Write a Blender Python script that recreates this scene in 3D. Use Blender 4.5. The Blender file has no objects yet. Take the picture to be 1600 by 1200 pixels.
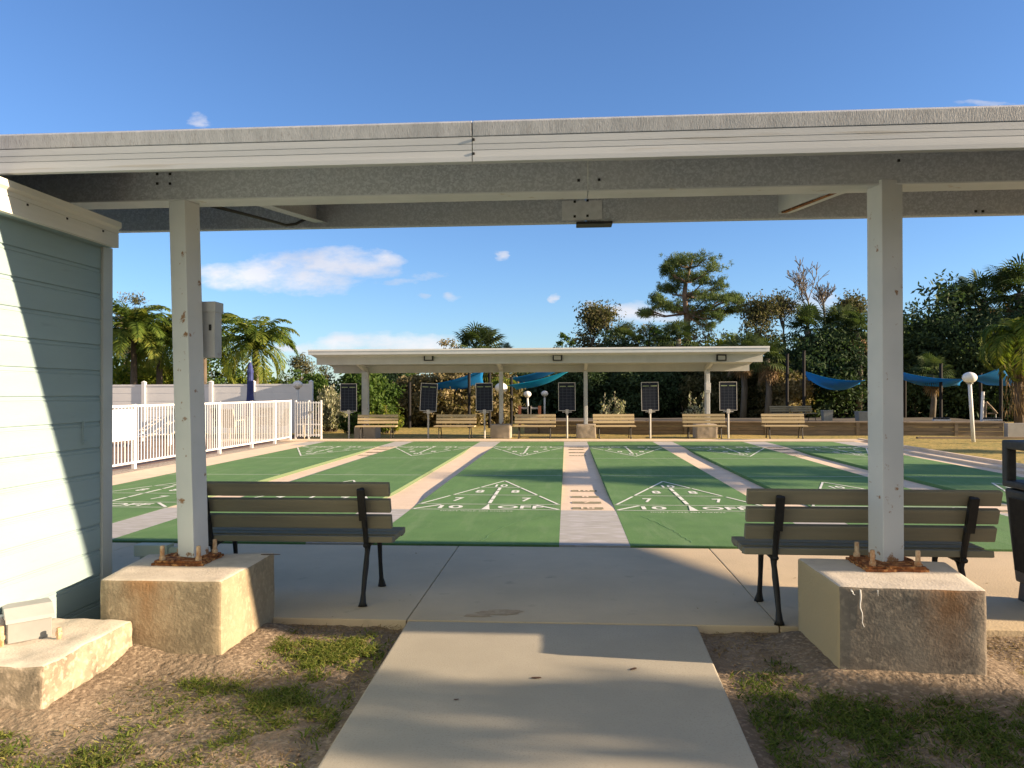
import bpy, math, random
import numpy as np
from mathutils import Vector, Matrix, Euler
random.seed(7)
RNG = np.random.default_rng(11)
S = bpy.context.scene
COL = S.collection
R = math.radians

# ------------------------------------------------------------ camera
CAMH = 1.51
yaw, pit, rol = math.atan(85/1200), math.atan(13/1200), 0.004
fwd = Vector((-math.sin(yaw)*math.cos(pit), math.cos(yaw)*math.cos(pit), math.sin(pit)))
r0 = Vector((math.cos(yaw), math.sin(yaw), 0)); u0 = r0.cross(fwd)
rgt = r0*math.cos(rol)-u0*math.sin(rol); upv = u0*math.cos(rol)+r0*math.sin(rol)
cd = bpy.data.cameras.new('camera'); cam = bpy.data.objects.new('camera', cd); COL.objects.link(cam)
cam.matrix_world = Matrix(((rgt.x, upv.x, -fwd.x, 0), (rgt.y, upv.y, -fwd.y, 0), (rgt.z, upv.z, -fwd.z, CAMH), (0, 0, 0, 1)))
cd.sensor_width = 36; cd.lens = 27.0; cd.clip_start = 0.05; cd.clip_end = 2000
S.camera = cam

def _ray(px, py): return fwd*1200+rgt*(px-800)+upv*(600-py)
def at(px, py, Y):
    "the real point at distance Y up the courts that the photo shows at a pixel"
    r = _ray(px, py); return Vector((0, 0, CAMH))+r*(Y/r.y)
def gz(px, py, z=0.0):
    r = _ray(px, py); return Vector((0, 0, CAMH))+r*((z-CAMH)/r.z)

# ------------------------------------------------------------ sun, sky, exposure
SUN = Vector((3.6, -0.39, 1.0)).normalized()
el = math.asin(SUN.z)
sd = bpy.data.lights.new('sun', 'SUN'); so = bpy.data.objects.new('sun', sd); COL.objects.link(so)
sd.energy = 5.0; sd.angle = R(0.53); sd.color = (1.0, 0.75, 0.50)
so.rotation_euler = SUN.to_track_quat('Z', 'Y').to_euler()
S.view_settings.view_transform = 'Standard'; S.view_settings.look = 'None'
S.view_settings.gamma = 1; S.view_settings.exposure = 1.5; S.view_settings.use_curve_mapping = False

W = bpy.data.worlds.new('World'); S.world = W; W.use_nodes = True
nt = W.node_tree; nt.nodes.clear()
def N(t, typ, **kw):
    n = t.nodes.new(typ)
    for k, v in kw.items():
        if k.startswith('i_'):
            key = k[2:]; key = int(key) if key.isdigit() else key
            n.inputs[key].default_value = v
        else: setattr(n, k, v)
    return n
def mathn(t, op, a, b=None, c=None, clamp=False):
    n = t.nodes.new('ShaderNodeMath'); n.operation = op; n.use_clamp = clamp
    for i, s in enumerate((a, b, c)):
        if s is None: continue
        if isinstance(s, (int, float)): n.inputs[i].default_value = s
        else: t.links.new(s, n.inputs[i])
    return n.outputs[0]
def mixc(t, fac, a, b, mode='MIX'):
    n = t.nodes.new('ShaderNodeMix'); n.data_type = 'RGBA'; n.blend_type = mode
    for key, s in ((0, fac), (6, a), (7, b)):
        if isinstance(s, (int, float)): n.inputs[key].default_value = s
        elif isinstance(s, tuple): n.inputs[key].default_value = (*s[:3], 1)
        else: t.links.new(s, n.inputs[key])
    return n.outputs[2]
sky = N(nt, 'ShaderNodeTexSky', sky_type='NISHITA', sun_disc=False)
sky.sun_elevation = el; sky.sun_rotation = math.atan2(SUN.x, SUN.y)
sky.air_density = 1.0; sky.dust_density = 0.15; sky.ozone_density = 3.0; sky.altitude = 0
tc = N(nt, 'ShaderNodeTexCoord'); sep = N(nt, 'ShaderNodeSeparateXYZ')
nt.links.new(tc.outputs['Generated'], sep.inputs[0])
yy = mathn(nt, 'MAXIMUM', sep.outputs[1], 0.02)
U = mathn(nt, 'DIVIDE', sep.outputs[0], yy); V = mathn(nt, 'DIVIDE', sep.outputs[2], yy)
cmb = N(nt, 'ShaderNodeCombineXYZ'); nt.links.new(U, cmb.inputs[0]); nt.links.new(mathn(nt, 'MULTIPLY', V, 2.2), cmb.inputs[1])
nz = N(nt, 'ShaderNodeTexNoise', i_Scale=14.0, i_Detail=8.0, i_Roughness=0.62); nt.links.new(cmb.outputs[0], nz.inputs['Vector'])
nz2 = N(nt, 'ShaderNodeTexNoise', i_Scale=5.0, i_Detail=4.0); nt.links.new(cmb.outputs[0], nz2.inputs['Vector'])
CL = [(525, 410, 125, 28, 1.1), (405, 425, 105, 30, 1.1), (600, 405, 50, 16, .85), (470, 440, 110, 22, .9), (590, 540, 160, 20, .95), (458, 539, 34, 9, .8), (960, 486, 62, 18, 1.0),
      (1020, 492, 60, 16, .7), (304, 188, 18, 11, .6), (778, 397, 12, 8, .6), (863, 471, 10, 8, .75), (672, 427, 36, 9, .45), (714, 462, 20, 8, .6),
      (665, 461, 12, 7, .55), (918, 474, 14, 8, .8), (1265, 480, 50, 22, .8), (1540, 165, 60, 5, .45), (620, 436, 50, 8, .5)]
wv = N(nt, 'ShaderNodeTexNoise', i_Scale=9.0, i_Detail=5.0, i_Roughness=.6); nt.links.new(cmb.outputs[0], wv.inputs['Vector']); ws = N(nt, 'ShaderNodeSeparateColor'); nt.links.new(wv.outputs['Color'], ws.inputs[0])
U2 = mathn(nt, 'ADD', U, mathn(nt, 'MULTIPLY', mathn(nt, 'SUBTRACT', ws.outputs[0], .5), .10)); V2 = mathn(nt, 'ADD', V, mathn(nt, 'MULTIPLY', mathn(nt, 'SUBTRACT', ws.outputs[1], .5), .035))
tot = None
for (cx, cy, a, b, w) in CL:
    r = _ray(cx, cy); u_, v_ = r.x/r.y, r.z/r.y
    du = mathn(nt, 'MULTIPLY', mathn(nt, 'SUBTRACT', U2, u_), 1200/a/1.0); dv = mathn(nt, 'MULTIPLY', mathn(nt, 'SUBTRACT', V2, v_), 1200/b/1.0)
    d2 = mathn(nt, 'ADD', mathn(nt, 'MULTIPLY', du, du), mathn(nt, 'MULTIPLY', dv, dv))
    m = mathn(nt, 'MULTIPLY', mathn(nt, 'SUBTRACT', 1.0, d2), w)
    tot = m if tot is None else mathn(nt, 'MAXIMUM', tot, m)
tot = mathn(nt, 'MAXIMUM', tot, -1.0)
val = mathn(nt, 'ADD', tot, mathn(nt, 'MULTIPLY', mathn(nt, 'SUBTRACT', nz.outputs[0], 0.51), 3.2))
mask = mathn(nt, 'MULTIPLY', mathn(nt, 'SUBTRACT', val, 0.0), 0.95, clamp=True)
gate = mathn(nt, 'MULTIPLY', mathn(nt, 'ADD', tot, 0.35), 2.0, clamp=True)
mask = mathn(nt, 'MULTIPLY', mathn(nt, 'MULTIPLY', mask, gate), 0.8)
front = mathn(nt, 'GREATER_THAN', sep.outputs[1], 0.02)
mask = mathn(nt, 'MULTIPLY', mask, front)
ccol = mixc(nt, mathn(nt, 'MULTIPLY', mathn(nt, 'SUBTRACT', nz2.outputs[0], 0.3), 2.2, clamp=True), (3.3, 3.4, 4.0), (6.0, 5.7, 5.6))
skc = mixc(nt, 1.0, sky.outputs[0], (.74, .88, 1.12), 'MULTIPLY')
# bright cloud added to the unseen sky behind the camera to lift the shade
nb_ = N(nt, 'ShaderNodeTexNoise', i_Scale=2.2, i_Detail=6.0); nt.links.new(tc.outputs['Generated'], nb_.inputs['Vector'])
bk = mathn(nt, 'MULTIPLY', mathn(nt, 'MULTIPLY', mathn(nt, 'SUBTRACT', 0.05, sep.outputs[1]), 2.5, clamp=True), mathn(nt, 'MULTIPLY', nb_.outputs[0], 1.5, clamp=True))
skc = mixc(nt, bk, skc, (3.5, 3.4, 3.3))
out = mixc(nt, mask, skc, ccol)
bg = N(nt, 'ShaderNodeBackground', i_Strength=0.068); nt.links.new(out, bg.inputs[0])
wo = N(nt, 'ShaderNodeOutputWorld'); nt.links.new(bg.outputs[0], wo.inputs[0])

# ------------------------------------------------------------ materials
MATS = {}
def mask_mr0(t, src, a, b):
    mr = N(t, 'ShaderNodeMapRange'); mr.inputs[1].default_value = a; mr.inputs[2].default_value = b; t.links.new(src, mr.inputs[0]); return mr.outputs[0]
def mat(name, c1, c2=None, scale=4.0, rough=0.8, bump=0.0, bscale=None, c3=None, s3=30.0, f3=0.35, metal=0.0, stretch=(1, 1, 1), lo=.35, hi=.65, detail=6):
    if name in MATS: return MATS[name]
    m = bpy.data.materials.new(name); m.use_nodes = True; t = m.node_tree; b = t.nodes['Principled BSDF']
    b.inputs['Roughness'].default_value = rough; b.inputs['Metallic'].default_value = metal
    b.inputs['Specular IOR Level'].default_value = 0.35
    co = N(t, 'ShaderNodeTexCoord'); mp = N(t, 'ShaderNodeMapping'); mp.inputs['Scale'].default_value = stretch
    t.links.new(co.outputs['Object'], mp.inputs[0])
    if c2 is None: c2 = tuple(x*0.85 for x in c1)
    n1 = N(t, 'ShaderNodeTexNoise', i_Scale=scale, i_Detail=float(detail), i_Roughness=0.6); t.links.new(mp.outputs[0], n1.inputs['Vector'])
    mr = N(t, 'ShaderNodeMapRange'); mr.inputs[1].default_value = lo; mr.inputs[2].default_value = hi; t.links.new(n1.outputs[0], mr.inputs[0])
    c = mixc(t, mr.outputs[0], c1, c2)
    if c3 is not None:
        n3 = N(t, 'ShaderNodeTexNoise', i_Scale=s3, i_Detail=4.0); t.links.new(mp.outputs[0], n3.inputs['Vector'])
        mr3 = N(t, 'ShaderNodeMapRange'); mr3.inputs[1].default_value = 1-f3-.06; mr3.inputs[2].default_value = 1-f3+.06; t.links.new(n3.outputs[0], mr3.inputs[0])
        c = mixc(t, mr3.outputs[0], c, c3)
    t.links.new(c, b.inputs['Base Color'])
    if bump:
        nb = N(t, 'ShaderNodeTexNoise', i_Scale=bscale or scale*6, i_Detail=5.0); t.links.new(mp.outputs[0], nb.inputs['Vector'])
        bp = N(t, 'ShaderNodeBump', i_Strength=1.0, i_Distance=bump); t.links.new(nb.outputs[0], bp.inputs['Height']); t.links.new(bp.outputs[0], b.inputs['Normal'])
    MATS[name] = m; return m
def leafmat(name, cols, trans=0.3, rough=0.7):
    "foliage: each leaf has its own colour from the ramp"
    if name in MATS: return MATS[name]
    m = bpy.data.materials.new(name); m.use_nodes = True; t = m.node_tree; b = t.nodes['Principled BSDF']
    a = N(t, 'ShaderNodeAttribute', attribute_name='v'); rp = N(t, 'ShaderNodeValToRGB')
    e = rp.color_ramp.elements
    while len(e) < len(cols): e.new(0.5)
    for i, c in enumerate(cols): e[i].position = i/(len(cols)-1); e[i].color = (*c, 1)
    t.links.new(a.outputs['Fac'], rp.inputs[0]); t.links.new(rp.outputs[0], b.inputs['Base Color'])
    b.inputs['Roughness'].default_value = rough; b.inputs['Specular IOR Level'].default_value = 0.15
    tr = N(t, 'ShaderNodeBsdfTranslucent'); tr.inputs[0].default_value = (1, 1, 1, 1); t.links.new(mixc(t, 1.0, rp.outputs[0], (1.3, 1.4, .7), 'MULTIPLY'), tr.inputs[0])
    mx = N(t, 'ShaderNodeMixShader', i_0=trans); t.links.new(b.outputs[0], mx.inputs[1]); t.links.new(tr.outputs[0], mx.inputs[2])
    t.links.new(mx.outputs[0], t.nodes['Material Output'].inputs[0])
    MATS[name] = m; return m

# ------------------------------------------------------------ building blocks
OFF = {}
def tag(o, label=None, cat=None, group=None, kind=None):
    if label: o['label'] = label
    if cat: o['category'] = cat
    if group: o['group'] = group
    if kind: o['kind'] = kind
    return o
def thing(name, label, cat, loc=(0, 0, 0), group=None):
    o = bpy.data.objects.new(name, None); COL.objects.link(o); o.location = loc; o.empty_display_size = .2
    OFF[o.name] = Vector(loc); return tag(o, label, cat, group)
def link(name, me, parent=None):
    o = bpy.data.objects.new(name, me); COL.objects.link(o)
    if parent is not None: o.parent = parent; OFF[o.name] = OFF[parent.name]
    else: OFF[o.name] = Vector((0, 0, 0))
    return o
class MB:
    def __init__(s): s.v = []; s.f = []
    def add(s, vs, fs):
        n = len(s.v); s.v += [tuple(v) for v in vs]; s.f += [tuple(i+n for i in f) for f in fs]; return s
    def box(s, x0, x1, y0, y1, z0, z1, M=None):
        vs = [Vector((x, y, z)) for z in (z0, z1) for (x, y) in ((x0, y0), (x1, y0), (x1, y1), (x0, y1))]
        if M is not None: vs = [M @ v for v in vs]
        return s.add(vs, [(3, 2, 1, 0), (4, 5, 6, 7), (0, 1, 5, 4), (1, 2, 6, 5), (2, 3, 7, 6), (3, 0, 4, 7)])
    def cbox(s, c, d, M=None):
        return s.box(c[0]-d[0]/2, c[0]+d[0]/2, c[1]-d[1]/2, c[1]+d[1]/2, c[2]-d[2]/2, c[2]+d[2]/2, M)
    def tube(s, pts, rad, n=8, cap=True):
        pts = [Vector(p) for p in pts]
        if not hasattr(rad, '__len__'): rad = [rad]*len(pts)
        vs = []; fs = []; ref = None
        for i, p in enumerate(pts):
            d = (pts[min(i+1, len(pts)-1)]-pts[max(i-1, 0)]).normalized()
            if ref is None: ref = Vector((0, 0, 1)) if abs(d.z) < .9 else Vector((1, 0, 0))
            a = d.cross(ref).normalized(); b = a.cross(d).normalized(); ref = b
            for k in range(n):
                t = 2*math.pi*k/n; vs.append(p+(a*math.cos(t)+b*math.sin(t))*rad[i])
        for i in range(len(pts)-1):
            for k in range(n):
                k2 = (k+1) % n; fs.append((i*n+k, i*n+k2, (i+1)*n+k2, (i+1)*n+k))
        if cap: fs.append(tuple(range(n))); fs.append(tuple((len(pts)-1)*n+k for k in reversed(range(n))))
        return s.add(vs, fs)
    def lathe(s, prof, c=(0, 0, 0), n=16):
        vs = []; fs = []
        for (r, z) in prof:
            for k in range(n):
                t = 2*math.pi*k/n; vs.append((c[0]+r*math.cos(t), c[1]+r*math.sin(t), c[2]+z))
        for i in range(len(prof)-1):
            for k in range(n):
                k2 = (k+1) % n; fs.append((i*n+k, i*n+k2, (i+1)*n+k2, (i+1)*n+k))
        fs.append(tuple(reversed(range(n)))); fs.append(tuple((len(prof)-1)*n+k for k in range(n)))
        return s.add(vs, fs)
    def prism(s, poly, axis, a, b, M=None):
        "poly: 2D outline in the two other axes, swept from a to b along axis"
        def P(u, v, w):
            p = {'x': (w, u, v), 'y': (u, w, v), 'z': (u, v, w)}[axis]; p = Vector(p); return M @ p if M is not None else p
        n = len(poly); vs = [P(u, v, a) for u, v in poly]+[P(u, v, b) for u, v in poly]
        fs = [tuple(range(n)), tuple(reversed(range(n, 2*n)))]+[(i, (i+1) % n+0, (i+1) % n+n, i+n) for i in range(n)]
        return s.add(vs, fs)
    def build(s, name, m, parent=None, smooth=False, bevel=0.0, seg=2):
        off = OFF[parent.name] if parent is not None else Vector((0, 0, 0))
        me = bpy.data.meshes.new(name)
        me.from_pydata([(v[0]-off.x, v[1]-off.y, v[2]-off.z) for v in s.v], [], s.f); me.update()
        import bmesh
        bm = bmesh.new(); bm.from_mesh(me); bmesh.ops.recalc_face_normals(bm, faces=bm.faces)
        if bevel > 0:
            es = [e for e in bm.edges if len(e.link_faces) == 2 and e.calc_face_angle(0) > .5]
            bmesh.ops.bevel(bm, geom=es, offset=bevel, segments=seg, affect='EDGES', profile=.6, clamp_overlap=True)
        bm.to_mesh(me); bm.free()
        me.materials.append(m)
        if smooth:
            for p in me.polygons: p.use_smooth = True
        return link(name, me, parent)
def mesh_np(name, V, F, m, parent=None, attr=None, smooth=False):
    V = np.asarray(V, dtype=np.float32); off = OFF[parent.name] if parent is not None else Vector((0, 0, 0))
    V = V-np.array(off, dtype=np.float32)
    me = bpy.data.meshes.new(name); k = F.shape[1]
    me.vertices.add(len(V)); me.vertices.foreach_set('co', V.ravel())
    me.loops.add(F.size); me.loops.foreach_set('vertex_index', F.ravel().astype(np.int32))
    me.polygons.add(len(F)); me.polygons.foreach_set('loop_start', np.arange(0, F.size, k, dtype=np.int32))
    me.update(calc_edges=True)
    if attr is not None:
        a = me.attributes.new('v', 'FLOAT', 'POINT'); a.data.foreach_set('value', np.asarray(attr, dtype=np.float32).ravel())
    if smooth: me.polygons.foreach_set('use_smooth', np.ones(len(F), dtype=bool))
    me.materials.append(m); me.validate(); return link(name, me, parent)
def struct(o): o['kind'] = 'structure'; return o
def dup(root, loc=None, rotz=None, label=None):
    c = root.copy(); COL.objects.link(c)
    if loc is not None: c.location = loc
    if rotz is not None: c.rotation_euler = (0, 0, rotz)
    if label: c['label'] = label
    def rec(a, b):
        for ch in list(a.children):
            k = ch.copy(); COL.objects.link(k); k.parent = b; OFF[k.name] = OFF.get(ch.name, Vector()); rec(ch, k)
    rec(root, c); OFF[c.name] = Vector(c.location); return c
def text_verts(txt, w, h, bold=0.0):
    "outline of lettering as flat mesh, fitted to w x h, centred"
    cu = bpy.data.curves.new('t', 'FONT'); cu.body = txt; cu.align_x = 'CENTER'; cu.align_y = 'CENTER'; cu.offset = bold; cu.fill_mode = 'FRONT'; cu.resolution_u = 4
    o = bpy.data.objects.new('t', cu); COL.objects.link(o); bpy.context.view_layer.update()
    me = o.to_mesh(); vs = np.array([v.co[:] for v in me.vertices]); fs = [tuple(p.vertices) for p in me.polygons]
    o.to_mesh_clear(); bpy.data.objects.remove(o)
    mn, mx = vs.min(0), vs.max(0); c = (mn+mx)/2; vs = vs-c
    vs[:, 0] *= w/(mx[0]-mn[0]); vs[:, 1] *= h/(mx[1]-mn[1]); return vs, fs

# ------------------------------------------------------------ colours
M_conc = mat('concrete', (.60, .49, .325), (.49, .405, .27), .8, .9, .003, 60, c3=(.43, .355, .24), s3=5, f3=.30)
M_path = mat('path_concrete', (.40, .375, .31), (.33, .31, .255), .9, .92, .0012, 130, c3=(.33, .305, .25), s3=90, f3=.40)
M_gut = mat('gutter_concrete', (.74, .60, .45), (.66, .53, .39), 3, .9, .002, 80, c3=(.54, .43, .32), s3=55, f3=.36)
M_grayc = mat('gray_concrete', (.40, .40, .37), (.33, .33, .31), 2.5, .9, .002, 60, c3=(.45, .45, .46), s3=7, f3=.45, stretch=(.6, 3, 1))
M_green = mat('court_green', (.105, .225, .068), (.082, .185, .055), 2.2, .85, .0025, 160, c3=(.14, .26, .09), s3=70, f3=.38)
t, b = nodes_of_ = (M_green.node_tree, M_green.node_tree.nodes['Principled BSDF'])
_g = N(t, 'ShaderNodeNewGeometry'); _s = N(t, 'ShaderNodeSeparateXYZ'); t.links.new(_g.outputs['True Normal'], _s.inputs[0])
_c = b.inputs['Base Color'].links[0].from_socket
_tc = N(t, 'ShaderNodeTexCoord'); _mp = N(t, 'ShaderNodeMapping'); _mp.inputs['Scale'].default_value = (1.6, .22, 1); t.links.new(_tc.outputs['Object'], _mp.inputs[0])
_n = N(t, 'ShaderNodeTexNoise', i_Scale=3.0, i_Detail=8.0, i_Roughness=.68); t.links.new(_mp.outputs[0], _n.inputs['Vector'])
_c = mixc(t, mathn(t, 'MULTIPLY', mask_mr0(t, _n.outputs[0], .50, .72), .55), _c, (.185, .285, .135))
_n2 = N(t, 'ShaderNodeTexNoise', i_Scale=.5, i_Detail=5.0); t.links.new(_tc.outputs['Object'], _n2.inputs['Vector'])
_c = mixc(t, mathn(t, 'MULTIPLY', mask_mr0(t, _n2.outputs[0], .45, .7), .35), _c, (.075, .165, .055))
t.links.new(mixc(t, mathn(t, 'GREATER_THAN', _s.outputs[0], .5), _c, (.115, .165, .085)), b.inputs['Base Color'])
M_line = mat('court_white', (.78, .80, .74), (.62, .66, .58), 20, .8)
M_olive = mat('stencil_olive', (.20, .19, .10), (.3, .26, .17), 20, .9)
M_white = mat('white_paint', (.66, .68, .69), (.56, .58, .59), 3, .5, .0006, 60, c3=(.42, .36, .27), s3=11, f3=.27)
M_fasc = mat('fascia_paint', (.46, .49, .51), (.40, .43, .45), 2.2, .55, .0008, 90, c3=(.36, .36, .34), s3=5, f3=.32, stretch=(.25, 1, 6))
M_drip = mat('drip_edge', (.44, .46, .48), (.34, .36, .38), 5, .5, .002, 60, stretch=(4, 1, 1), c3=(.3, .3, .31), s3=40, f3=.38)
M_vinyl = mat('white_vinyl', (.80, .80, .80), (.74, .75, .76), 2, .45)
M_black = mat('black_iron', (.012, .012, .012), (.02, .02, .019), 20, .55)
M_pole = mat('matt_black_post', (.007, .007, .008), (.01, .01, .012), 20, .8)
M_dark = mat('charcoal_plastic', (.035, .034, .033), (.05, .047, .043), 30, .6, .001, 160)
M_slat = mat('bench_slat', (.25, .225, .155), (.205, .19, .135), 3, .95, .0008, 30, stretch=(.4, 6, 6))
M_rust = mat('rust', (.30, .11, .035), (.10, .035, .015), 22, .95, .006, 60, c3=(.5, .26, .1), s3=30, f3=.42)
M_bolt = mat('stained_bolt', (.60, .46, .30), (.36, .17, .07), 25, .8, .002, 80)
M_galv_far = mat('galvanised', (.42, .42, .42), (.34, .34, .35), 30, .5)
M_wood = mat('weathered_timber', (.25, .195, .135), (.17, .135, .095), 4, .9, .003, 30, stretch=(.3, 3, 3))
M_lawn = mat('dry_lawn', (.44, .31, .09), (.31, .25, .065), .55, .95, .03, 22, c3=(.11, .13, .035), s3=9, f3=.42)
M_soil = mat('bare_soil', (.22, .17, .12), (.145, .112, .08), 1.6, .95, .02, 28, c3=(.30, .24, .175), s3=38, f3=.43)
M_grav = mat('pebbles', (.50, .44, .36), (.22, .19, .16), 30, .95, .02, 40)
M_globe = mat('opal_globe', (.80, .80, .78), (.74, .74, .72), 3, .25)
M_graybox = mat('gray_enamel', (.27, .28, .27), (.23, .24, .235), 6, .5)

def nodes_of(m): t = m.node_tree; return t, t.nodes['Principled BSDF']
def mask_mr(t, src, a, b):
    mr = N(t, 'ShaderNodeMapRange'); mr.inputs[1].default_value = a; mr.inputs[2].default_value = b; t.links.new(src, mr.inputs[0]); return mr.outputs[0]
# galvanised spangle on the near beams
m = mat('spangled_steel', (.40, .40, .385), (.34, .34, .33), 3, .5, metal=.0); t, b = nodes_of(m)
co = N(t, 'ShaderNodeTexCoord'); vo = N(t, 'ShaderNodeTexVoronoi', i_Scale=95.0); t.links.new(co.outputs['Object'], vo.inputs['Vector'])
nn = N(t, 'ShaderNodeTexNoise', i_Scale=38.0, i_Detail=5.0); t.links.new(co.outputs['Object'], nn.inputs['Vector'])
n2_ = N(t, 'ShaderNodeTexNoise', i_Scale=1.6, i_Detail=3.0); t.links.new(co.outputs['Object'], n2_.inputs['Vector'])
sp = N(t, 'ShaderNodeSeparateColor'); t.links.new(vo.outputs['Color'], sp.inputs[0])
f = mask_mr(t, mathn(t, 'ADD', mathn(t, 'MULTIPLY', sp.outputs[0], .5), mathn(t, 'MULTIPLY', nn.outputs[0], 1.0)), .62, .98)
c = mixc(t, f, (.36, .38, .42), (.52, .55, .59)); c = mixc(t, mask_mr(t, n2_.outputs[0], .35, .7), c, mixc(t, .5, c, (.48, .48, .48)))
t.links.new(c, b.inputs['Base Color']); M_span = m
# stained footing concrete: streaks of rust and mildew on the faces
def footing_mat(name, rust_x, base, dark, tan, top, side=None):
    m = mat(name, base, dark, 3, .95, .003, 70); t, b = nodes_of(m)
    g = N(t, 'ShaderNodeTexCoord'); s_ = N(t, 'ShaderNodeSeparateXYZ'); t.links.new(g.outputs['Object'], s_.inputs[0])
    n1 = N(t, 'ShaderNodeTexNoise', i_Scale=4.0, i_Detail=8.0, i_Roughness=.65); t.links.new(g.outputs['Object'], n1.inputs['Vector'])
    n2 = N(t, 'ShaderNodeTexNoise', i_Scale=30.0, i_Detail=6.0); t.links.new(g.outputs['Object'], n2.inputs['Vector'])
    c = mixc(t, mask_mr(t, n1.outputs[0], .38, .62), base, dark)
    c = mixc(t, mask_mr(t, n2.outputs[0], .50, .66), c, tan)
    dx = mathn(t, 'ABSOLUTE', mathn(t, 'SUBTRACT', s_.outputs[0], rust_x))
    rm = mathn(t, 'MULTIPLY', mask_mr(t, mathn(t, 'ADD', dx, mathn(t, 'MULTIPLY', mathn(t, 'SUBTRACT', n1.outputs[0], .5), -.3)), .17, .02), mask_mr(t, s_.outputs[2], .02, .42))
    c = mixc(t, mathn(t, 'MULTIPLY', rm, .7), c, (.30, .14, .045))
    ge = N(t, 'ShaderNodeNewGeometry'); sn = N(t, 'ShaderNodeSeparateXYZ'); t.links.new(ge.outputs['True Normal'], sn.inputs[0])
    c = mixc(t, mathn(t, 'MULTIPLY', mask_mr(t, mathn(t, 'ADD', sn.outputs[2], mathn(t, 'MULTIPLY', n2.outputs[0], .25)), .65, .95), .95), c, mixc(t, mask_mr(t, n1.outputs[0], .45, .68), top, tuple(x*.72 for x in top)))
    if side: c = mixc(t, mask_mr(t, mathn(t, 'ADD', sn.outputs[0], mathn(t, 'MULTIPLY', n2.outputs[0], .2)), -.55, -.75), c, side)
    t.links.new(c, b.inputs['Base Color']); return m
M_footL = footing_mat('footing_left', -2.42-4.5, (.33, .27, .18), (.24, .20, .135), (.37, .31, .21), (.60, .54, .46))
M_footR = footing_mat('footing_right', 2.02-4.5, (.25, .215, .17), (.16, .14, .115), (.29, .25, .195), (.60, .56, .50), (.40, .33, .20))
M_footLow = footing_mat('footing_low', -3.6, (.35, .29, .21), (.16, .135, .10), (.45, .37, .28), (.60, .54, .46))
# painted siding
M_siding = mat('mint_siding', (.285, .39, .41), (.255, .35, .37), 1.4, .55, .0007, 60, c3=(.235, .325, .34), s3=6, f3=.28, stretch=(1, .5, 3))
# chipped post paint
m = mat('chipped_post_paint', (.64, .64, .58), (.55, .56, .52), 2.5, .5, .0008, 40); t, b = nodes_of(m)
g = N(t, 'ShaderNodeTexCoord'); n1 = N(t, 'ShaderNodeTexNoise', i_Scale=13.0, i_Detail=6.0, i_Roughness=.6); t.links.new(g.outputs['Object'], n1.inputs['Vector'])
n2 = N(t, 'ShaderNodeTexNoise', i_Scale=2.2, i_Detail=3.0); t.links.new(g.outputs['Object'], n2.inputs['Vector'])
s_ = N(t, 'ShaderNodeSeparateXYZ'); t.links.new(g.outputs['Object'], s_.inputs[0])
base_ = mixc(t, mask_mr(t, n2.outputs[0], .35, .65), (.63, .65, .65), (.53, .56, .57))
ru = mathn(t, 'ADD', n1.outputs[0], mask_mr(t, s_.outputs[2], .60, .42), None); ru = mathn(t, 'MULTIPLY', mathn(t, 'SUBTRACT', mathn(t, 'ADD', n1.outputs[0], mathn(t, 'MULTIPLY', mask_mr(t, s_.outputs[2], .56, .42), .22)), .635), 18.0, clamp=True)
t.links.new(mixc(t, ru, base_, (.27, .15, .075)), b.inputs['Base Color']); M_post = m
# brick-paver deck
m = mat('deck_pavers', (.30, .2, .15)); t, b = nodes_of(m); g = N(t, 'ShaderNodeTexCoord'); br = N(t, 'ShaderNodeTexBrick', i_Scale=3.0)
br.inputs['Color1'].default_value = (.30, .19, .13, 1); br.inputs['Color2'].default_value = (.22, .15, .11, 1); br.inputs['Mortar'].default_value = (.14, .11, .09, 1)
t.links.new(g.outputs['Object'], br.inputs['Vector']); t.links.new(br.outputs[0], b.inputs['Base Color']); M_pav = m

L_mid = leafmat('leaf_mid', [(.028, .06, .014), (.055, .105, .022), (.10, .15, .035)])
L_dark = leafmat('leaf_dark', [(.020, .040, .024), (.036, .066, .034), (.075, .115, .048)], .25)
L_brown = leafmat('leaf_brown', [(.08, .085, .04), (.18, .15, .075), (.33, .27, .16)], .25)
L_olive = leafmat('leaf_olive', [(.045, .055, .028), (.09, .095, .045), (.17, .15, .08)], .25)
L_silver = leafmat('leaf_silver', [(.16, .18, .11), (.30, .31, .21), (.48, .46, .33)], .25)
L_yel = leafmat('leaf_yellowgreen', [(.06, .10, .016), (.14, .19, .025), (.28, .27, .035)], .35)
L_palm = leafmat('leaf_palm', [(.035, .075, .014), (.10, .15, .026), (.23, .23, .045)], .35)
L_fan = leafmat('leaf_fanpalm', [(.024, .045, .016), (.05, .08, .03), (.11, .14, .055)], .25)
L_dead = leafmat('leaf_dead', [(.12, .085, .05), (.22, .15, .085), (.34, .24, .14)], .2)
L_pine = leafmat('leaf_pine', [(.045, .075, .03), (.09, .135, .05), (.17, .22, .08)], .25)
L_grass = leafmat('grass_blades', [(.045, .075, .016), (.11, .16, .028), (.25, .24, .07)], .35)
L_straw = leafmat('straw', [(.16, .11, .05), (.26, .19, .10), (.36, .28, .17)], .3)
M_bark = mat('bark', (.14, .11, .085), (.08, .065, .05), 6, .95, .01, 20, stretch=(1, 1, .3))
M_barkgray = mat('gray_bark', (.17, .15, .125), (.10, .09, .075), 6, .95, .01, 20, stretch=(1, 1, .3))

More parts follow.
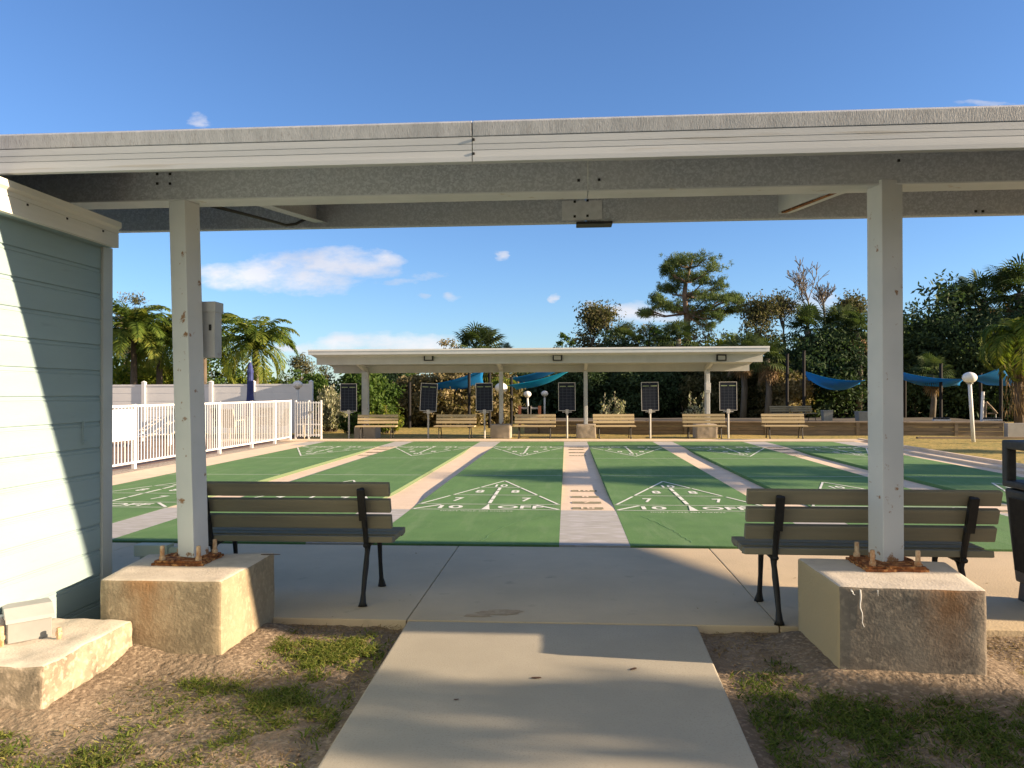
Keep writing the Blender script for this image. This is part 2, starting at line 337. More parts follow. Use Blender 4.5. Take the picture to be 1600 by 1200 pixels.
# ------------------------------------------------------------ ground, courts, slab, path
def sheet(name, x0, x1, y0, y1, z, m, nx=1, ny=1, amp=0.0, fine=0.0, holes=()):
    xs = np.linspace(x0, x1, nx+1); ys = np.linspace(y0, y1, ny+1); X, Y = np.meshgrid(xs, ys)
    Z = np.full_like(X, z)
    if amp:
        for k in range(5):
            fx, fy, ph = RNG.uniform(1.2, 5), RNG.uniform(1.2, 5), RNG.uniform(0, 6)
            Z += amp*(.35*np.sin(fx*X+fy*Y*.7+ph))
        Z += RNG.normal(0, fine, Z.shape)
        if name == 'soil':
            for (bx, by, hx, hy) in ((-2.35, 4.67, .40, .42), (1.86, 4.6, .42, .40), (-2.75, 3.9, .25, .40)):
                dd = np.hypot(np.maximum(np.abs(X-bx)-hx, 0), np.maximum(np.abs(Y-by)-hy, 0)); Z += np.clip(.05*(1-dd/.22), 0, .05)*(Y < 5.0)
            Z -= .016*np.exp(-((X+1.15)/.07)**2)+.016*np.exp(-((X-.92)/.07)**2)
    V = np.stack([X.ravel(), Y.ravel(), Z.ravel()], 1); i = np.arange((nx)*(ny)); r_, c_ = i//nx, i % nx; a = r_*(nx+1)+c_
    F = np.stack([a, a+1, a+nx+2, a+nx+1], 1); return struct(mesh_np(name, V, F, m, smooth=True))
sheet('ground', -400, 400, -300, 700, -0.22, M_lawn)
sheet('soil', -14, 14, -8, 5.06, -0.045, M_soil, 520, 240, .010, .0035)
sheet('lawn', -60, 60, 24.32, 120, -0.035, M_lawn, 60, 60, .02)
sheet('side_lawn', 9.02, 60, 5.06, 24.32, -0.035, M_lawn, 50, 30, .02)
sheet('pool_deck', -40, -8.95, 5.06, 27.2, -0.015, M_pav)
sheet('gravel_strip', -8.95, -8.42, 5.06, 24.3, -0.012, M_grav, 12, 300, .0, .008)
CY0, CY1 = 7.62, 23.5
# walkway slab near, with joints
slab = MB()
jx = [-9, -4.35, -1.067, 1.36, 4.6, 8.2, 14]
for a, c_ in zip(jx[:-1], jx[1:]): slab.box(a+.004, c_-.004, 5.06, CY0-.10, -.12, 0)
struct(slab.build('walkway', M_conc, bevel=.006))
lip = MB(); lip.box(-7.45, 9.0, CY0-.095, CY0-.002, -.12, -.035); struct(lip.build('slab_gap', mat('dark_gap', (.07, .07, .07), rough=.95)))
gut = [(-5.30, -4.72), (-2.64, -2.02), (-.08, .62), (2.59, 3.18), (5.27, 5.93)]
XL, XR = -7.48, 7.90
# each court: a raised green slab
edges = [XL]+[e for g_ in gut for e in g_]+[XR]
courts = []
cs = MB()
for k in range(6):
    x0, x1 = edges[2*k], edges[2*k+1]; courts.append((x0, x1)); cs.box(x0, x1, CY0, CY1, -.12, 0)
court = struct(cs.build('court_surface', M_green))
gm = MB(); gr = MB()
YG0, YG1 = CY0+2.24, CY1-2.18
def gdepth(y):
    s_ = min(1, max(0, (y-YG0)/2.2)) * min(1, max(0, (YG1-y)/2.2)); return -.003-.052*(s_*s_*(3-2*s_))
ny = 60
for (a, c_) in gut+[(XR, 8.52)]:
    gr.box(a+.001, c_-.001, CY0, YG0, -.12, -.001); gr.box(a+.001, c_-.001, YG1, CY1, -.12, -.001)
    ys = [YG0+(YG1-YG0)*i/ny for i in range(ny+1)]
    gm.add([(x, y, gdepth(y)) for y in ys for x in (a+.001, c_-.001)], [(2*i, 2*i+1, 2*i+3, 2*i+2) for i in range(ny)])
gr.box(-8.02, XL-.001, CY1-1.7, CY1, -.12, -.001)
struct(gr.build('court_end_slabs', M_grayc)); struct(gm.build('gutters', M_gut))
sw = MB(); sw.box(-8.42, XL-.002, 5.06, CY1-1.7, -.12, -.002); sw.box(8.52, 8.66, CY0, 24.0, -.12, .0)
sw.box(8.66, 8.92, CY0, 24.1, -.12, -.015); sw.box(8.92, 9.02, 5.06, 24.3, -.12, .055)
sw.box(-8.42, -8.02, CY1-1.7, CY1, -.12, -.002)
struct(sw.build('side_walkway', M_gut, bevel=.005))
fs_ = MB(); fs_.box(-11, 8.92, CY1+.035, 24.35, -.12, .03); struct(fs_.build('far_walkway', M_gut, bevel=.01))
ge = MB(); ge.box(-8.6, 8.9, CY1+.002, CY1+.033, -.12, -.03); struct(ge.build('far_gap', mat('dark_gap', (.07, .07, .07))))
# path to the courts
pth = MB(); pth.prism([(-.99, 2.0), (.72, 2.0), (.835, 5.035), (-1.055, 5.035)], 'z', -.12, .0)
struct(pth.build('path', M_path, bevel=.012, seg=3))
pth = MB(); pth.prism([(-1.12, -6), (.55, -6), (.72, 1.99), (-.99, 1.99)], 'z', -.12, .0); struct(pth.build('path', M_path, bevel=.012))
# painted marks
mk = MB(); ol = MB(); lt = MB()
def line(mb, p, q, w, z=.004):
    p = Vector((p[0], p[1], 0)); q = Vector((q[0], q[1], 0)); d = (q-p).normalized(); n = Vector((-d.y, d.x, 0))*w/2
    mb.add([(v.x, v.y, z) for v in (p-n, q-n, q+n, p+n)], [(0, 1, 2, 3)])
def puttext(mb, txt, x, y, w, h, flip, z=.004, bold=0.02):
    vs, fs = text_verts(txt, w, h, bold); s_ = -1 if flip else 1
    mb.add([(x+s_*v[0], y+s_*v[1], z) for v in vs], fs)
def triangle(x0, x1, yb, sgn):
    cx = (x0+x1)/2; hw = (x1-x0)/2-.03; y = lambda d: yb+sgn*d
    line(mk, (x0+.01, yb), (x1-.01, yb), .022, .0040)
    line(mk, (x0+.01, y(.46)), (x1-.01, y(.46)), .022, .0044)
    def hwat(d): return hw*(3.2-d)/(3.2-.46)
    for s_ in (-1, 1):
        for (a, c_) in ((.50, 1.30), (1.42, 2.25), (2.32, 3.2)):
            line(mk, (cx+s_*hwat(a), y(a)), (cx+s_*hwat(c_), y(c_)), .034, .0048)
        line(mk, (cx+s_*(hw-.30), y(.40)), (cx+s_*hw, y(.03)), .045, .0048)
    for d in (1.38, 2.28): line(mk, (cx-hwat(d), y(d)), (cx+hwat(d), y(d)), .022, .0052)
    mk.add([(cx-.055*1, y(.0), .0056), (cx+.055, y(.0), .0056), (cx, y(.48), .0056)], [(0, 1, 2)])
    for (a, c_) in ((.55, .9), (.96, 1.32), (1.42, 1.85), (1.92, 2.24)): line(mk, (cx, y(a)), (cx, y(c_)), .05, .0056)
    fl = sgn < 0
    puttext(mk, '10', cx, y(2.52), .20, .30, fl)
    for s_ in (-1, 1):
        puttext(mk, '8', cx+s_*.27, y(1.80), .13, .30, fl); puttext(mk, '7', cx+s_*.48, y(.93), .13, .36, fl)
    puttext(mk, '10', cx-sgn*.48, y(.22), .32, .26, fl); puttext(mk, 'OFF', cx+sgn*.44, y(.22), .60, .26, fl)
    puttext(mk, "DON'T WALK ON COURTS", cx-sgn*.10, y(-.13), .92, .055, fl, bold=.0)
for (x0, x1) in courts:
    triangle(x0, x1, CY0+2.24, 1); triangle(x0, x1, CY1-2.18, -1)
    for y in (CY0+6.3, CY1-5.95): line(mk, (x0+.01, y), (x1-.01, y), .022)
mk.build('court_markings', M_line, court)
for gi in (0, 2, 4):
    a, c_ = gut[gi]; cx = (a+c_)/2
    for (yb, sg) in ((YG0, 1), (YG1, -1)):
        for d, s_ in ((.18, '10'), (.78, '7'), (1.55, '8'), (2.35, '10')):
            y = yb+sg*d; z = max(gdepth(y-.1), gdepth(y+.1))+.004
            ol.add([(cx-.20, y-.09, z), (cx+.20, y-.09, z), (cx+.20, y+.09, z), (cx-.20, y+.09, z)], [(0, 1, 2, 3)])
            puttext(lt, s_, cx, y, .07*len(s_)+.04, .15, sg < 0, z+.003)
ol.build('gutter_stencils', M_olive, court); lt.build('gutter_numbers', M_gut, court)
# hairline repaired cracks
def wiggle(pts, n=10, amp=.02):
    o = []
    for a, c_ in zip(pts[:-1], pts[1:]):
        for i in range(n): o.append((a[0]+(c_[0]-a[0])*i/n+random.uniform(-amp, amp), a[1]+(c_[1]-a[1])*i/n+random.uniform(-amp, amp)))
    return o+[pts[-1]]
ck = MB()
for pts in ([gz(753, 845), gz(790, 822), gz(835, 810), gz(860, 804)], [gz(1000, 806), gz(1040, 822), gz(1062, 835), gz(1080, 848)]):
    w = wiggle([(p.x, p.y) for p in pts])
    for p, q in zip(w[:-1], w[1:]): line(ck, p, q, .011, .003)
ck.build('crack_repair', mat('crack_fill', (.14, .30, .11)), court)

# ------------------------------------------------------------ near pavilion
def roofz(y): return 2.95+.15*(y-4.8)
pav = thing('shuffleboard_pavilion', 'nearest long white flat roofed shelter on two posts with rusted foot plates, framing the view', 'pavilion', (4.5, 4.85, 0))
XA, XB = -5.6, 12.2
mb = MB(); mb.prism([(3.80, roofz(3.80)), (6.48, roofz(6.48)), (6.48, roofz(6.48)+.055), (3.80, roofz(3.80)+.055)], 'x', XA, XB); mb.build('roof', M_white, pav)
for (a, c_) in ((XA-.02, -.462), (-.457, XB+.02)):
    mb = MB(); mb.prism([(3.766, 2.779), (3.754, 2.845), (3.80, 2.868), (3.80, 2.779)], 'x', a, c_); mb.build('drip_edge', M_drip, pav, bevel=.003)
    prof = [(3.798, 2.776), (3.768, 2.776), (3.768, 2.742), (3.772, 2.740), (3.768, 2.738), (3.768, 2.712), (3.772, 2.710), (3.768, 2.708), (3.764, 2.675), (3.764, 2.653), (3.798, 2.653)]
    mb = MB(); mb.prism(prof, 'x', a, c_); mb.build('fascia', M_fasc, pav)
# low channel beam over the posts
for (a, c_) in ((XA, .137), (.143, XB)):
    mb = MB(); mb.box(a, c_, 4.80, 4.806, 2.771, 2.95); mb.build('beam', M_span, pav); mb = MB(); mb.box(a, c_, 4.797, 4.985, 2.762, 2.770); mb.build('beam_flange', M_white, pav)
for (a, c_) in ((XA, .165), (.171, XB)):
    mb = MB(); mb.prism([(6.40, 2.922), (6.47, 2.922), (6.47, 3.19), (6.396, 3.185), (6.396, 2.93)], 'x', a, c_); mb.build('rear_beam', M_span, pav)
mb = MB(); p0, p1 = at(878, 312, 6.38), at(941, 343, 6.38); mb.box(p0.x, p1.x, 6.385, 6.393, p1.z, p0.z-.01); mb.build('splice_plate', mat('splice_zinc', (.62, .63, .64), (.52, .53, .54), 20, .5), pav)
for (xc, m_) in ((-2.12, M_span), (1.735, M_white), (7.4, M_white)):
    mb = MB(); mb.prism([(4.95, 2.79), (6.39, 2.965), (6.39, 3.165), (4.95, 2.955)], 'x', xc-.004, xc+.004)
    mb.prism([(4.99, 2.785), (6.39, 2.958), (6.39, 2.964), (4.99, 2.791)], 'x', xc-.004, xc+.09); mb.build('rafter', m_, pav)
    if xc > 1 and xc < 2: mb = MB(); mb.prism([(4.99, 2.781), (6.30, 2.942), (6.30, 2.957), (4.99, 2.785)], 'x', xc-.004, xc+.03); mb.build('rusted_edge', M_rust, pav)
for i in range(15): mb = MB(); mb.prism([(4.99, roofz(4.99)-.03), (6.39, roofz(6.39)-.03), (6.39, roofz(6.39)), (4.99, roofz(4.99))], 'x', XA+.4+i*1.2, XA+.412+i*1.2); mb.build('roof_rib', M_white, pav)
def screw(x, y, z, d, parent):
    mb = MB(); mb.cbox((x, y, z), (d, .008, d)); mb.build('screw', M_black, parent, bevel=.002)
for (px, py) in ((740, 218), (740, 240)): p = at(px, py, 3.765); screw(p.x, 3.764, p.z, .012, pav)
for (px, py) in ((246, 272), (266, 272), (246, 287), (266, 287), (904, 282), (936, 281), (1404, 251)): p = at(px, py, 4.8); screw(p.x, 4.797, p.z, .016, pav)
for (px, py) in ((898, 315), (918, 313), (898, 338), (918, 337), (1525, 330), (1536, 330)): p = at(px, py, 6.38); screw(p.x, 6.382, p.z, .02, pav)
def post(cx, cy, w, th, ztop, zb, lean, parent):
    mb = MB(); n = 14; V_ = []; F_ = []
    for i in range(n+1):
        t_ = i/n
        for (u, v) in ((-1, -1), (1, -1), (1, 1), (-1, 1)):
            a = Vector((u*w/2, v*w/2, 0)); a.rotate(Euler((0, 0, R(th)))); V_.append(Vector((cx+lean*t_, cy, zb+(ztop-zb)*t_))+a)
    for i in range(n):
        for k in range(4): k2 = (k+1) % 4; F_.append((i*4+k, i*4+k2, i*4+4+k2, i*4+4+k))
    F_ += [(3, 2, 1, 0), (n*4, n*4+1, n*4+2, n*4+3)]
    mb.add(V_, F_); return mb.build('post', M_post, parent, bevel=.005)
def plate(cx, cy, z, s_, parent):
    mb = MB(); n = 22
    for lay in range(2):
        vs = []; h = .014
        for k in range(4*n//2):
            t_ = k/(2*n)*4; side = int(t_); fr = t_-side; e = s_/2-.012*lay
            p = [(-e+2*e*fr, -e), (e, -e+2*e*fr), (e-2*e*fr, e), (-e, e-2*e*fr)][side]
            vs.append((cx+p[0]+random.uniform(-.008, .006), cy+p[1]*.95+random.uniform(-.008, .006)))
        mb.prism(vs, 'z', z-.004+lay*h, z+h+lay*h)
    for k in range(26):
        a = random.uniform(0, 6.28); r_ = random.uniform(.09, s_*.5); x, y = cx+r_*math.cos(a), cy+r_*math.sin(a)
        mb.cbox((x, y, z+.028), (random.uniform(.01, .05), random.uniform(.01, .05), random.uniform(.004, .012)), None)
    pl = mb.build('base_plate', M_rust, parent, bevel=.002)
    for sx in (-1, 1):
        for sy in (-1, 1):
            if sx == -1 and sy == 1 and cx > 0: pass
            x, y = cx+sx*s_*.36, cy+sy*s_*.34; b_ = MB(); b_.lathe([(.014, 0), (.014, .09), (.012, .098)], (x, y, z+.02), 10)
            b_.lathe([(.021, 0), (.021, .020), (.019, .024)], (x, y, z+.028), 6); b_.lathe([(.028, 0), (.028, .005)], (x, y, z+.022), 12); b_.build('bolt', M_bolt, pl, bevel=0)
def rough_block(name, pts, z0, z1, m, parent=None, amp=.0035, taper=.0):
    "concrete cast in a rough form: subdivided and dented"
    import bmesh
    me = bpy.data.meshes.new(name); bm = bmesh.new()
    lo_ = [bm.verts.new((p[0], p[1], z0)) for p in pts]; cx = sum(p[0] for p in pts)/4; cy = sum(p[1] for p in pts)/4
    hi_ = [bm.verts.new((p[0]+(cx-p[0])*taper, p[1]+(cy-p[1])*taper, z1)) for p in pts]
    bm.faces.new(hi_); bm.faces.new(lo_[::-1])
    for k in range(4): bm.faces.new((lo_[k], lo_[(k+1) % 4], hi_[(k+1) % 4], hi_[k]))
    bmesh.ops.bevel(bm, geom=list(bm.edges), offset=.014, segments=2, affect='EDGES', profile=.5)
    bmesh.ops.subdivide_edges(bm, edges=list(bm.edges), cuts=14, use_grid_fill=True)
    from mathutils import noise
    for v in bm.verts:
        d = noise.noise_vector(v.co*7)*amp+noise.noise_vector(v.co*28)*amp*.35; v.co += d
    off = OFF[parent.name] if parent is not None else Vector()
    for v in bm.verts: v.co -= off
    bmesh.ops.recalc_face_normals(bm, faces=bm.faces)
    bm.to_mesh(me); bm.free(); me.materials.append(m)
    for p in me.polygons: p.use_smooth = True
    return link(name, me, parent)
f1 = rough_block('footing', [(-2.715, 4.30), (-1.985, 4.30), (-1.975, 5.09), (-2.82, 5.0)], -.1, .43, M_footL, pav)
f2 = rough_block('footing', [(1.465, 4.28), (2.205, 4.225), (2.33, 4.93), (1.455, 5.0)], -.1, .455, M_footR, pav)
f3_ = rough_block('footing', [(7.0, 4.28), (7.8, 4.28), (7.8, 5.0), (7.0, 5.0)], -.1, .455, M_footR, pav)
post(-2.43, 4.86, .132, -17, 2.762, .44, -.065, pav); post(1.945, 4.86, .142, 15, 2.79, .465, .012, pav); post(7.4, 4.86, .14, 0, 2.79, .46, 0, pav)
plate(-2.44, 4.82, .430, .33, f1); plate(1.925, 4.80, .454, .36, f2)
# drips of paint on the right footing
mb = MB()
for k, (px, len_) in enumerate(((1343, .20), (1371, .05), (1330, .03))):
    p = at(px, 912, 4.27); x = p.x
    pts = [(x+random.uniform(-.004, .004)+.02*(i/8)**2, 4.268, .44-len_*i/8) for i in range(9)]
    mb.tube(pts, [.005-.0004*i for i in range(9)], 6)
mb.build('paint_drip', M_white, f2)
# electrical cabinet on the left post with its conduit
p = at(331, 560, 4.98)
eb = thing('electrical_cabinet', 'narrow gray metal electrical cabinet strapped behind the left shelter post', 'electrical box', (p.x, 4.95, p.z))
q0, q1 = at(317, 475, 5.0), at(343, 559, 5.0)
mb = MB(); mb.box(q0.x-.06, q1.x-.012, 4.955, 5.06, q1.z, q0.z-.03); mb.build('cabinet', mat('cabinet_paint', (.50, .51, .50), (.42, .43, .43), 8, .5, c3=(.25, .23, .2), s3=14, f3=.3), eb, bevel=.004)
mb = MB(); mb.prism([(4.945, q0.z-.06), (5.07, q0.z-.06), (5.07, q0.z+.01), (4.945, q0.z+.01)], 'x', q0.x-.07, q1.x-.004); mb.build('lid', mat('cabinet_paint', (.5, .5, .5)), eb, bevel=.003)
mb = MB(); mb.box(q1.x-.05, q1.x-.035, 4.948, 4.954, q1.z+.18, q1.z+.22); mb.build('latch', M_black, eb)
mb = MB(); mb.tube([(-2.46, 4.975, 1.68), (-2.435, 4.975, 1.0), (-2.42, 4.975, .44)], .016, 10); mb.build('conduit', M_white, eb)
# cable run along the low beam to the rear beam
cb = MB(); pts = [at(316, 318, 5.02), at(380, 334, 5.5), at(430, 347, 6.0), at(447, 352, 6.2), at(462, 350, 6.28), at(488, 337, 6.36)]
cb.tube(pts, .012, 8); tag(cb.build('cable', M_dark, smooth=True), 'dark electric cable sagging under the near shelter roof beside the left post', 'cable')
p = at(929, 352, 6.34); fl = thing('floodlight', 'flat black floodlight clipped under the rear beam of the near shelter', 'light', p)
mb = MB(); mb.cbox((p.x, p.y+.10, p.z+.028), (.30, .16, .022)); mb.build('housing', M_black, fl, bevel=.008)
mb = MB(); mb.cbox((p.x, p.y+.10, p.z+.045), (.05, .03, .02)); mb.build('bracket', M_black, fl)
# vent pipe behind the left footing
p = gz(226, 868, .42)
vp = thing('drain_fitting', 'pale green plastic pipe fitting standing behind the left concrete footing', 'pipe', (-2.95, 5.15, 0))
M_pg = mat('pale_green_plastic', (.46, .54, .46), (.40, .48, .41), 6, .5)
mb = MB(); mb.box(-3.0, -2.76, 5.14, 5.24, .38, .46); mb.tube([(-2.78, 5.19, .41), (-2.55, 5.19, .41)], .035, 12); mb.build('box_tee', M_pg, vp, bevel=.004)
mb = MB(); mb.tube([(-2.95, 5.19, 0), (-2.95, 5.19, .39)], .03, 12); mb.build('riser', M_pg, vp)

# ------------------------------------------------------------ house at the left
hs = thing('siding_building', 'pale mint green building with horizontal siding at the left edge', 'building', (-3.0, 1.0, 0))
prof = [(-3.06, 0.02)]; z = .02; bh = .164
while z < 2.46:
    prof += [(-3.0, z+.004), (-3.0, z+bh-.032), (-3.004, z+bh-.030), (-3.004, z+bh-.024), (-3.001, z+bh-.022), (-3.001, z+bh-.010), (-3.008, z+bh-.009), (-3.008, z+bh-.001)]; z += bh
prof += [(-3.06, z)]
mb = MB(); mb.prism(prof, 'y', -6, 4.76); mb.build('wall', M_siding, hs)
mb = MB(); mb.box(-8.5, -3.06, -6, 4.80, -.1, 2.5); mb.build('body', M_siding, hs)
M_trim = mat('corner_trim', (.50, .53, .50), (.45, .48, .45), 3, .5)
mb = MB(); mb.box(-3.08, -2.985, 4.762, 4.866, -.05, 2.47); mb.build('corner_trim', M_trim, hs, bevel=.003)
mb = MB(); mb.prism([(-2.905, 2.46), (-2.905, 2.545), (-2.909, 2.548), (-2.905, 2.551), (-2.905, 2.575), (-2.885, 2.59), (-2.885, 2.625), (-2.94, 2.625), (-2.94, 2.46)], 'y', -6, 4.80)
mb.build('fascia', mat('house_fascia', (.70, .69, .64), (.62, .62, .57), 3, .5, .0006, 80, stretch=(1, .4, 4)), hs)
mb = MB(); mb.box(-3.05, -2.942, -6, 4.80, 2.462, 2.475); mb.build('soffit', M_siding, hs)
mb = MB(); mb.prism([(-2.95, 2.60), (-8.5, 2.60), (-8.5, 2.64), (-2.93, 2.63)], 'y', -6, 4.78); mb.build('roof', M_white, hs)
mb = MB(); mb.box(-3.0, -2.965, -6, 4.13, -.05, .345); mb.build('skirt_board', M_vinyl, hs, bevel=.003)
mb = MB(); q = gz(128, 700, 1.2)
yb = 4.62; mb.box(-3.0, -2.985, yb-.055, yb-.048, 1.22, 1.34); mb.box(-3.0, -2.985, yb-.055, yb-.01, 1.20, 1.215); mb.build('wall_bracket', M_siding, hs)
for k, y in enumerate((3.95, 4.28, 4.63)): sk = MB(); sk.cbox((-2.904, y, 2.535), (.006, .012, .012)); sk.build('screw', M_black, hs)
# low footing by the wall
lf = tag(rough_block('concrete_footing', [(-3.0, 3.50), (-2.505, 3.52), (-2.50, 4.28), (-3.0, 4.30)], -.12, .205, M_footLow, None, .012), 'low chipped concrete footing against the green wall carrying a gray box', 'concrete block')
a0, a1 = gz(12, 1007, .205), gz(81, 994, .205)
ub = thing('utility_box', 'small gray metal utility box with sloped lid on the low concrete footing', 'electrical box', (-2.86, 3.78, .205))
d = (a1-a0); d.z = 0; L_ = d.length; d.normalize(); ang = math.atan2(d.y, d.x); MM = Matrix.Translation(a0) @ Matrix.Rotation(ang, 4, 'Z')
mb = MB(); mb.box(0, L_, 0, .12, 0, .125, MM); mb.build('body', M_graybox, ub, bevel=.003)
mb = MB(); mb.prism([(-.015, .105), (-.012, .125), (.05, .175), (.14, .18), (.14, .125), (-.005, .125)], 'x', -.012, L_+.012, MM); mb.build('lid', mat('gray_enamel_light', (.34, .35, .35), (.3, .31, .31)), ub, bevel=.002)
for (px, py, lb) in ((92, 998, 'short rusty bolt standing beside the gray utility box'), (2, 1010, 'tall rusty bolt at the left edge of the low concrete footing')):
    p = gz(px, py, .205); b_ = MB(); h_ = .055 if px > 10 else .10
    b_.lathe([(.012, 0), (.012, h_), (.010, h_+.004)], p, 10); b_.lathe([(.018, h_*.35), (.018, h_*.35+.018)], p, 6); tag(b_.build('anchor_bolt', M_bolt), lb, 'bolt', 'rusty anchor bolts on the low footing')

# ------------------------------------------------------------ benches
def iron_end(x, parent):
    "cast end: back upright running into a splayed rear leg, seat rail and front leg"
    mb = MB(); mb.tube([(x, -.09, .84), (x, -.085, .80), (x, -.03, .62), (x, .02, .47), (x, .03, .40)], [.016, .022, .022, .020, .018], 8)
    mb.box(x-.026, x+.026, -.105, -.075, .60, .84, Matrix.Translation((0, .0, 0)) @ Matrix.Rotation(0, 4, 'X') if False else Matrix.Translation((0, -.09, .72)) @ Matrix.Rotation(R(17), 4, 'X') @ Matrix.Translation((0, .09, -.72)))
    u = mb.build('back_upright', M_black, parent, smooth=False, bevel=.004)
    mb = MB(); mb.tube([(x, .03, .42), (x, .055, .36), (x, .03, .28), (x, -.01, .20), (x, -.05, .09), (x, -.065, .03), (x, -.07, 0)], [.015, .017, .021, .020, .017, .024, .034], 8)
    mb.tube([(x, .17, .415), (x, .10, .39), (x, .05, .32), (x, .015, .25)], [.016, .015, .016, .018], 8); mb.build('leg', M_black, parent, smooth=True)
    mb = MB(); mb.tube([(x, .40, .415), (x, .43, .34), (x, .45, .2), (x, .48, .07), (x, .50, .025), (x, .505, 0)], [.022, .019, .016, .018, .028, .034], 8); mb.build('leg', M_black, parent, smooth=True)
    mb = MB(); mb.tube([(x, .0, .415), (x, .15, .40), (x, .30, .405), (x, .45, .425)], [.017, .016, .016, .016], 8); mb.build('seat_rail', M_black, parent, smooth=True)
def make_bench(L, inset, label, group, m_):
    o = thing('park_bench', label, 'bench', (0, 0, 0), group)
    for (zc, yc, an) in ((.825, -.045, 17), (.705, -.010, 17), (.585, .028, 17)):
        mb = MB(); Mx = Matrix.Translation((0, yc, zc)) @ Matrix.Rotation(R(an), 4, 'X')
        mb.box(-L/2, L/2, -.022, .022, -.049, .049, Mx); mb.build('back_slat', m_, o, bevel=.008)
    for (zc, yc, an) in ((.445, .085, -8), (.447, .205, 0), (.448, .325, 0), (.440, .435, 6)):
        mb = MB(); Mx = Matrix.Translation((0, yc, zc)) @ Matrix.Rotation(R(an), 4, 'X')
        mb.box(-L/2, L/2, -.054, .054, -.022, .022, Mx); mb.build('seat_slat', m_, o, bevel=.008)
    for s_ in (-1, 1): iron_end(s_*(L/2-inset), o)
    return o
G1 = 'benches under the near shelter'
bA = make_bench(1.53, .19, 'slatted brown bench seen from behind, right beside the left shelter post', G1, M_slat); bA.location = (-2.02, 5.43, 0)
bB = dup(bA, (1.96, 5.15, 0), 0, 'slatted brown bench seen from behind, crossed by the right shelter post'); bB.rotation_euler = (0, 0, R(-1.0)); bB.scale = (1.03, 1, 1)
G2 = 'benches at the far end of the courts'
M_slat.node_tree.nodes['Principled BSDF'].inputs['Specular IOR Level'].default_value = .12
M_slatf = mat('sunlit_slat', (.46, .37, .215), (.37, .30, .18), 3, .75, .0008, 30, stretch=(.4, 6, 6))  # paler copy of bench_slat, sunlight on the far benches put into its colour
benches = [(565, 612, 'tan slatted bench by the white gate, in front of the far leftmost footing'), (688, 742, 'second tan slatted bench from the left at the far end of the courts'),
           (815, 860, 'tan slatted bench to the right of the far footing under the sails'), (935, 982, 'tan slatted bench just right of the narrow far footing in the middle'),
           (1074, 1125, 'tan slatted bench in front of the far right concrete footing'), (1199, 1255, 'rightmost tan slatted bench, standing alone beyond the far shelter roof')]
xs_c = [(560, 621), (682, 744), (806, 866), (928, 989), (1067, 1131), (1188, 1257)]
b0 = None
for (a, c_, lb), (e0, e1) in zip(benches, xs_c):
    cx = at((e0+e1)/2, 651, 25.0).x; yb = 24.98
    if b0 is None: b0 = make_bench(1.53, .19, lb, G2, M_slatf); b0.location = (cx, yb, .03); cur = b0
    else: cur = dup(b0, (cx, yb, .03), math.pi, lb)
    cur.scale = (.87, .87, .87); cur.rotation_euler = (0, 0, math.pi+R(random.uniform(-4, 4)))

# ------------------------------------------------------------ litter bin at the right edge
tb = thing('litter_bin', 'charcoal plastic litter bin with ribbed side panels at the right edge', 'bin', (3.62, 5.55, 0))
x0, x1, y0, y1 = 3.13, 3.73, 5.28, 5.86
def frustum(mb, a, b, z0, z1, cx, cy): mb.add([(cx-a, cy-a, z0), (cx+a, cy-a, z0), (cx+a, cy+a, z0), (cx-a, cy+a, z0), (cx-b, cy-b, z1), (cx+b, cy-b, z1), (cx+b, cy+b, z1), (cx-b, cy+b, z1)], [(3, 2, 1, 0), (4, 5, 6, 7), (0, 1, 5, 4), (1, 2, 6, 5), (2, 3, 7, 6), (3, 0, 4, 7)])
cx, cy = 3.475, 5.57
mb = MB(); frustum(mb, .235, .225, .0, .13, cx, cy); mb.build('foot', M_dark, tb, bevel=.01)
mb = MB(); frustum(mb, .245, .29, .13, .80, cx, cy); mb.build('body', M_dark, tb, bevel=.02)
for s_ in (0, 1, 2, 3):
    mb = MB(); Mz = Matrix.Translation((cx, cy, 0)) @ Matrix.Rotation(s_*math.pi/2, 4, 'Z')
    for k in range(13):
        x = -.20+k*.0333; mb.add([Mz @ Vector(v) for v in ((x-.009, -.2555, .22), (x+.009, -.2555, .22), (x+.009, -.292, .74), (x-.009, -.292, .74), (x, -.272, .22), (x, -.308, .74))], [(0, 4, 5, 3), (4, 1, 2, 5), (0, 1, 4), (3, 5, 2)])
    mb.build('ribbed_panel', M_dark, tb)
hd = MB()
for sx in (-1, 1):
    for sy in (-1, 1): hd.cbox((cx+sx*.265, cy+sy*.265, .98), (.07, .07, .26))
hd.box(cx-.30, cx+.30, cy-.30, cy+.30, .81, .86); hd.box(cx-.30, cx+.30, cy-.30, cy+.30, 1.085, 1.15); hd.build('hood', M_dark, tb, bevel=.015)

# ------------------------------------------------------------ far pavilion
fp = thing('far_pavilion', 'far long white shelter with thin sloped roof above the benches and scoreboards', 'pavilion', (-1, 25.9, 0))
FX0, FX1 = -8.25, 6.22; FY0, FY1 = 24.2, 27.3
def fz(y): return 2.76-.14*(y-24.2)
M_fw = mat('far_white', (.58, .61, .63), (.52, .55, .57), 2, .5)
mb = MB(); mb.prism([(FY0, fz(FY0)), (FY1, fz(FY1)), (FY1, fz(FY1)+.05), (FY0, fz(FY0)+.05)], 'x', FX0, FX1); mb.build('roof', M_fw, fp)
mb = MB(); mb.box(FX0-.03, FX1+.03, FY0-.04, FY0-.001, 2.735, 2.90); mb.build('fascia', M_fw, fp, bevel=.004)
mb = MB(); mb.box(FX0-.04, FX1+.04, FY0-.055, FY0-.041, 2.85, 2.905); mb.build('drip_edge', M_vinyl, fp)
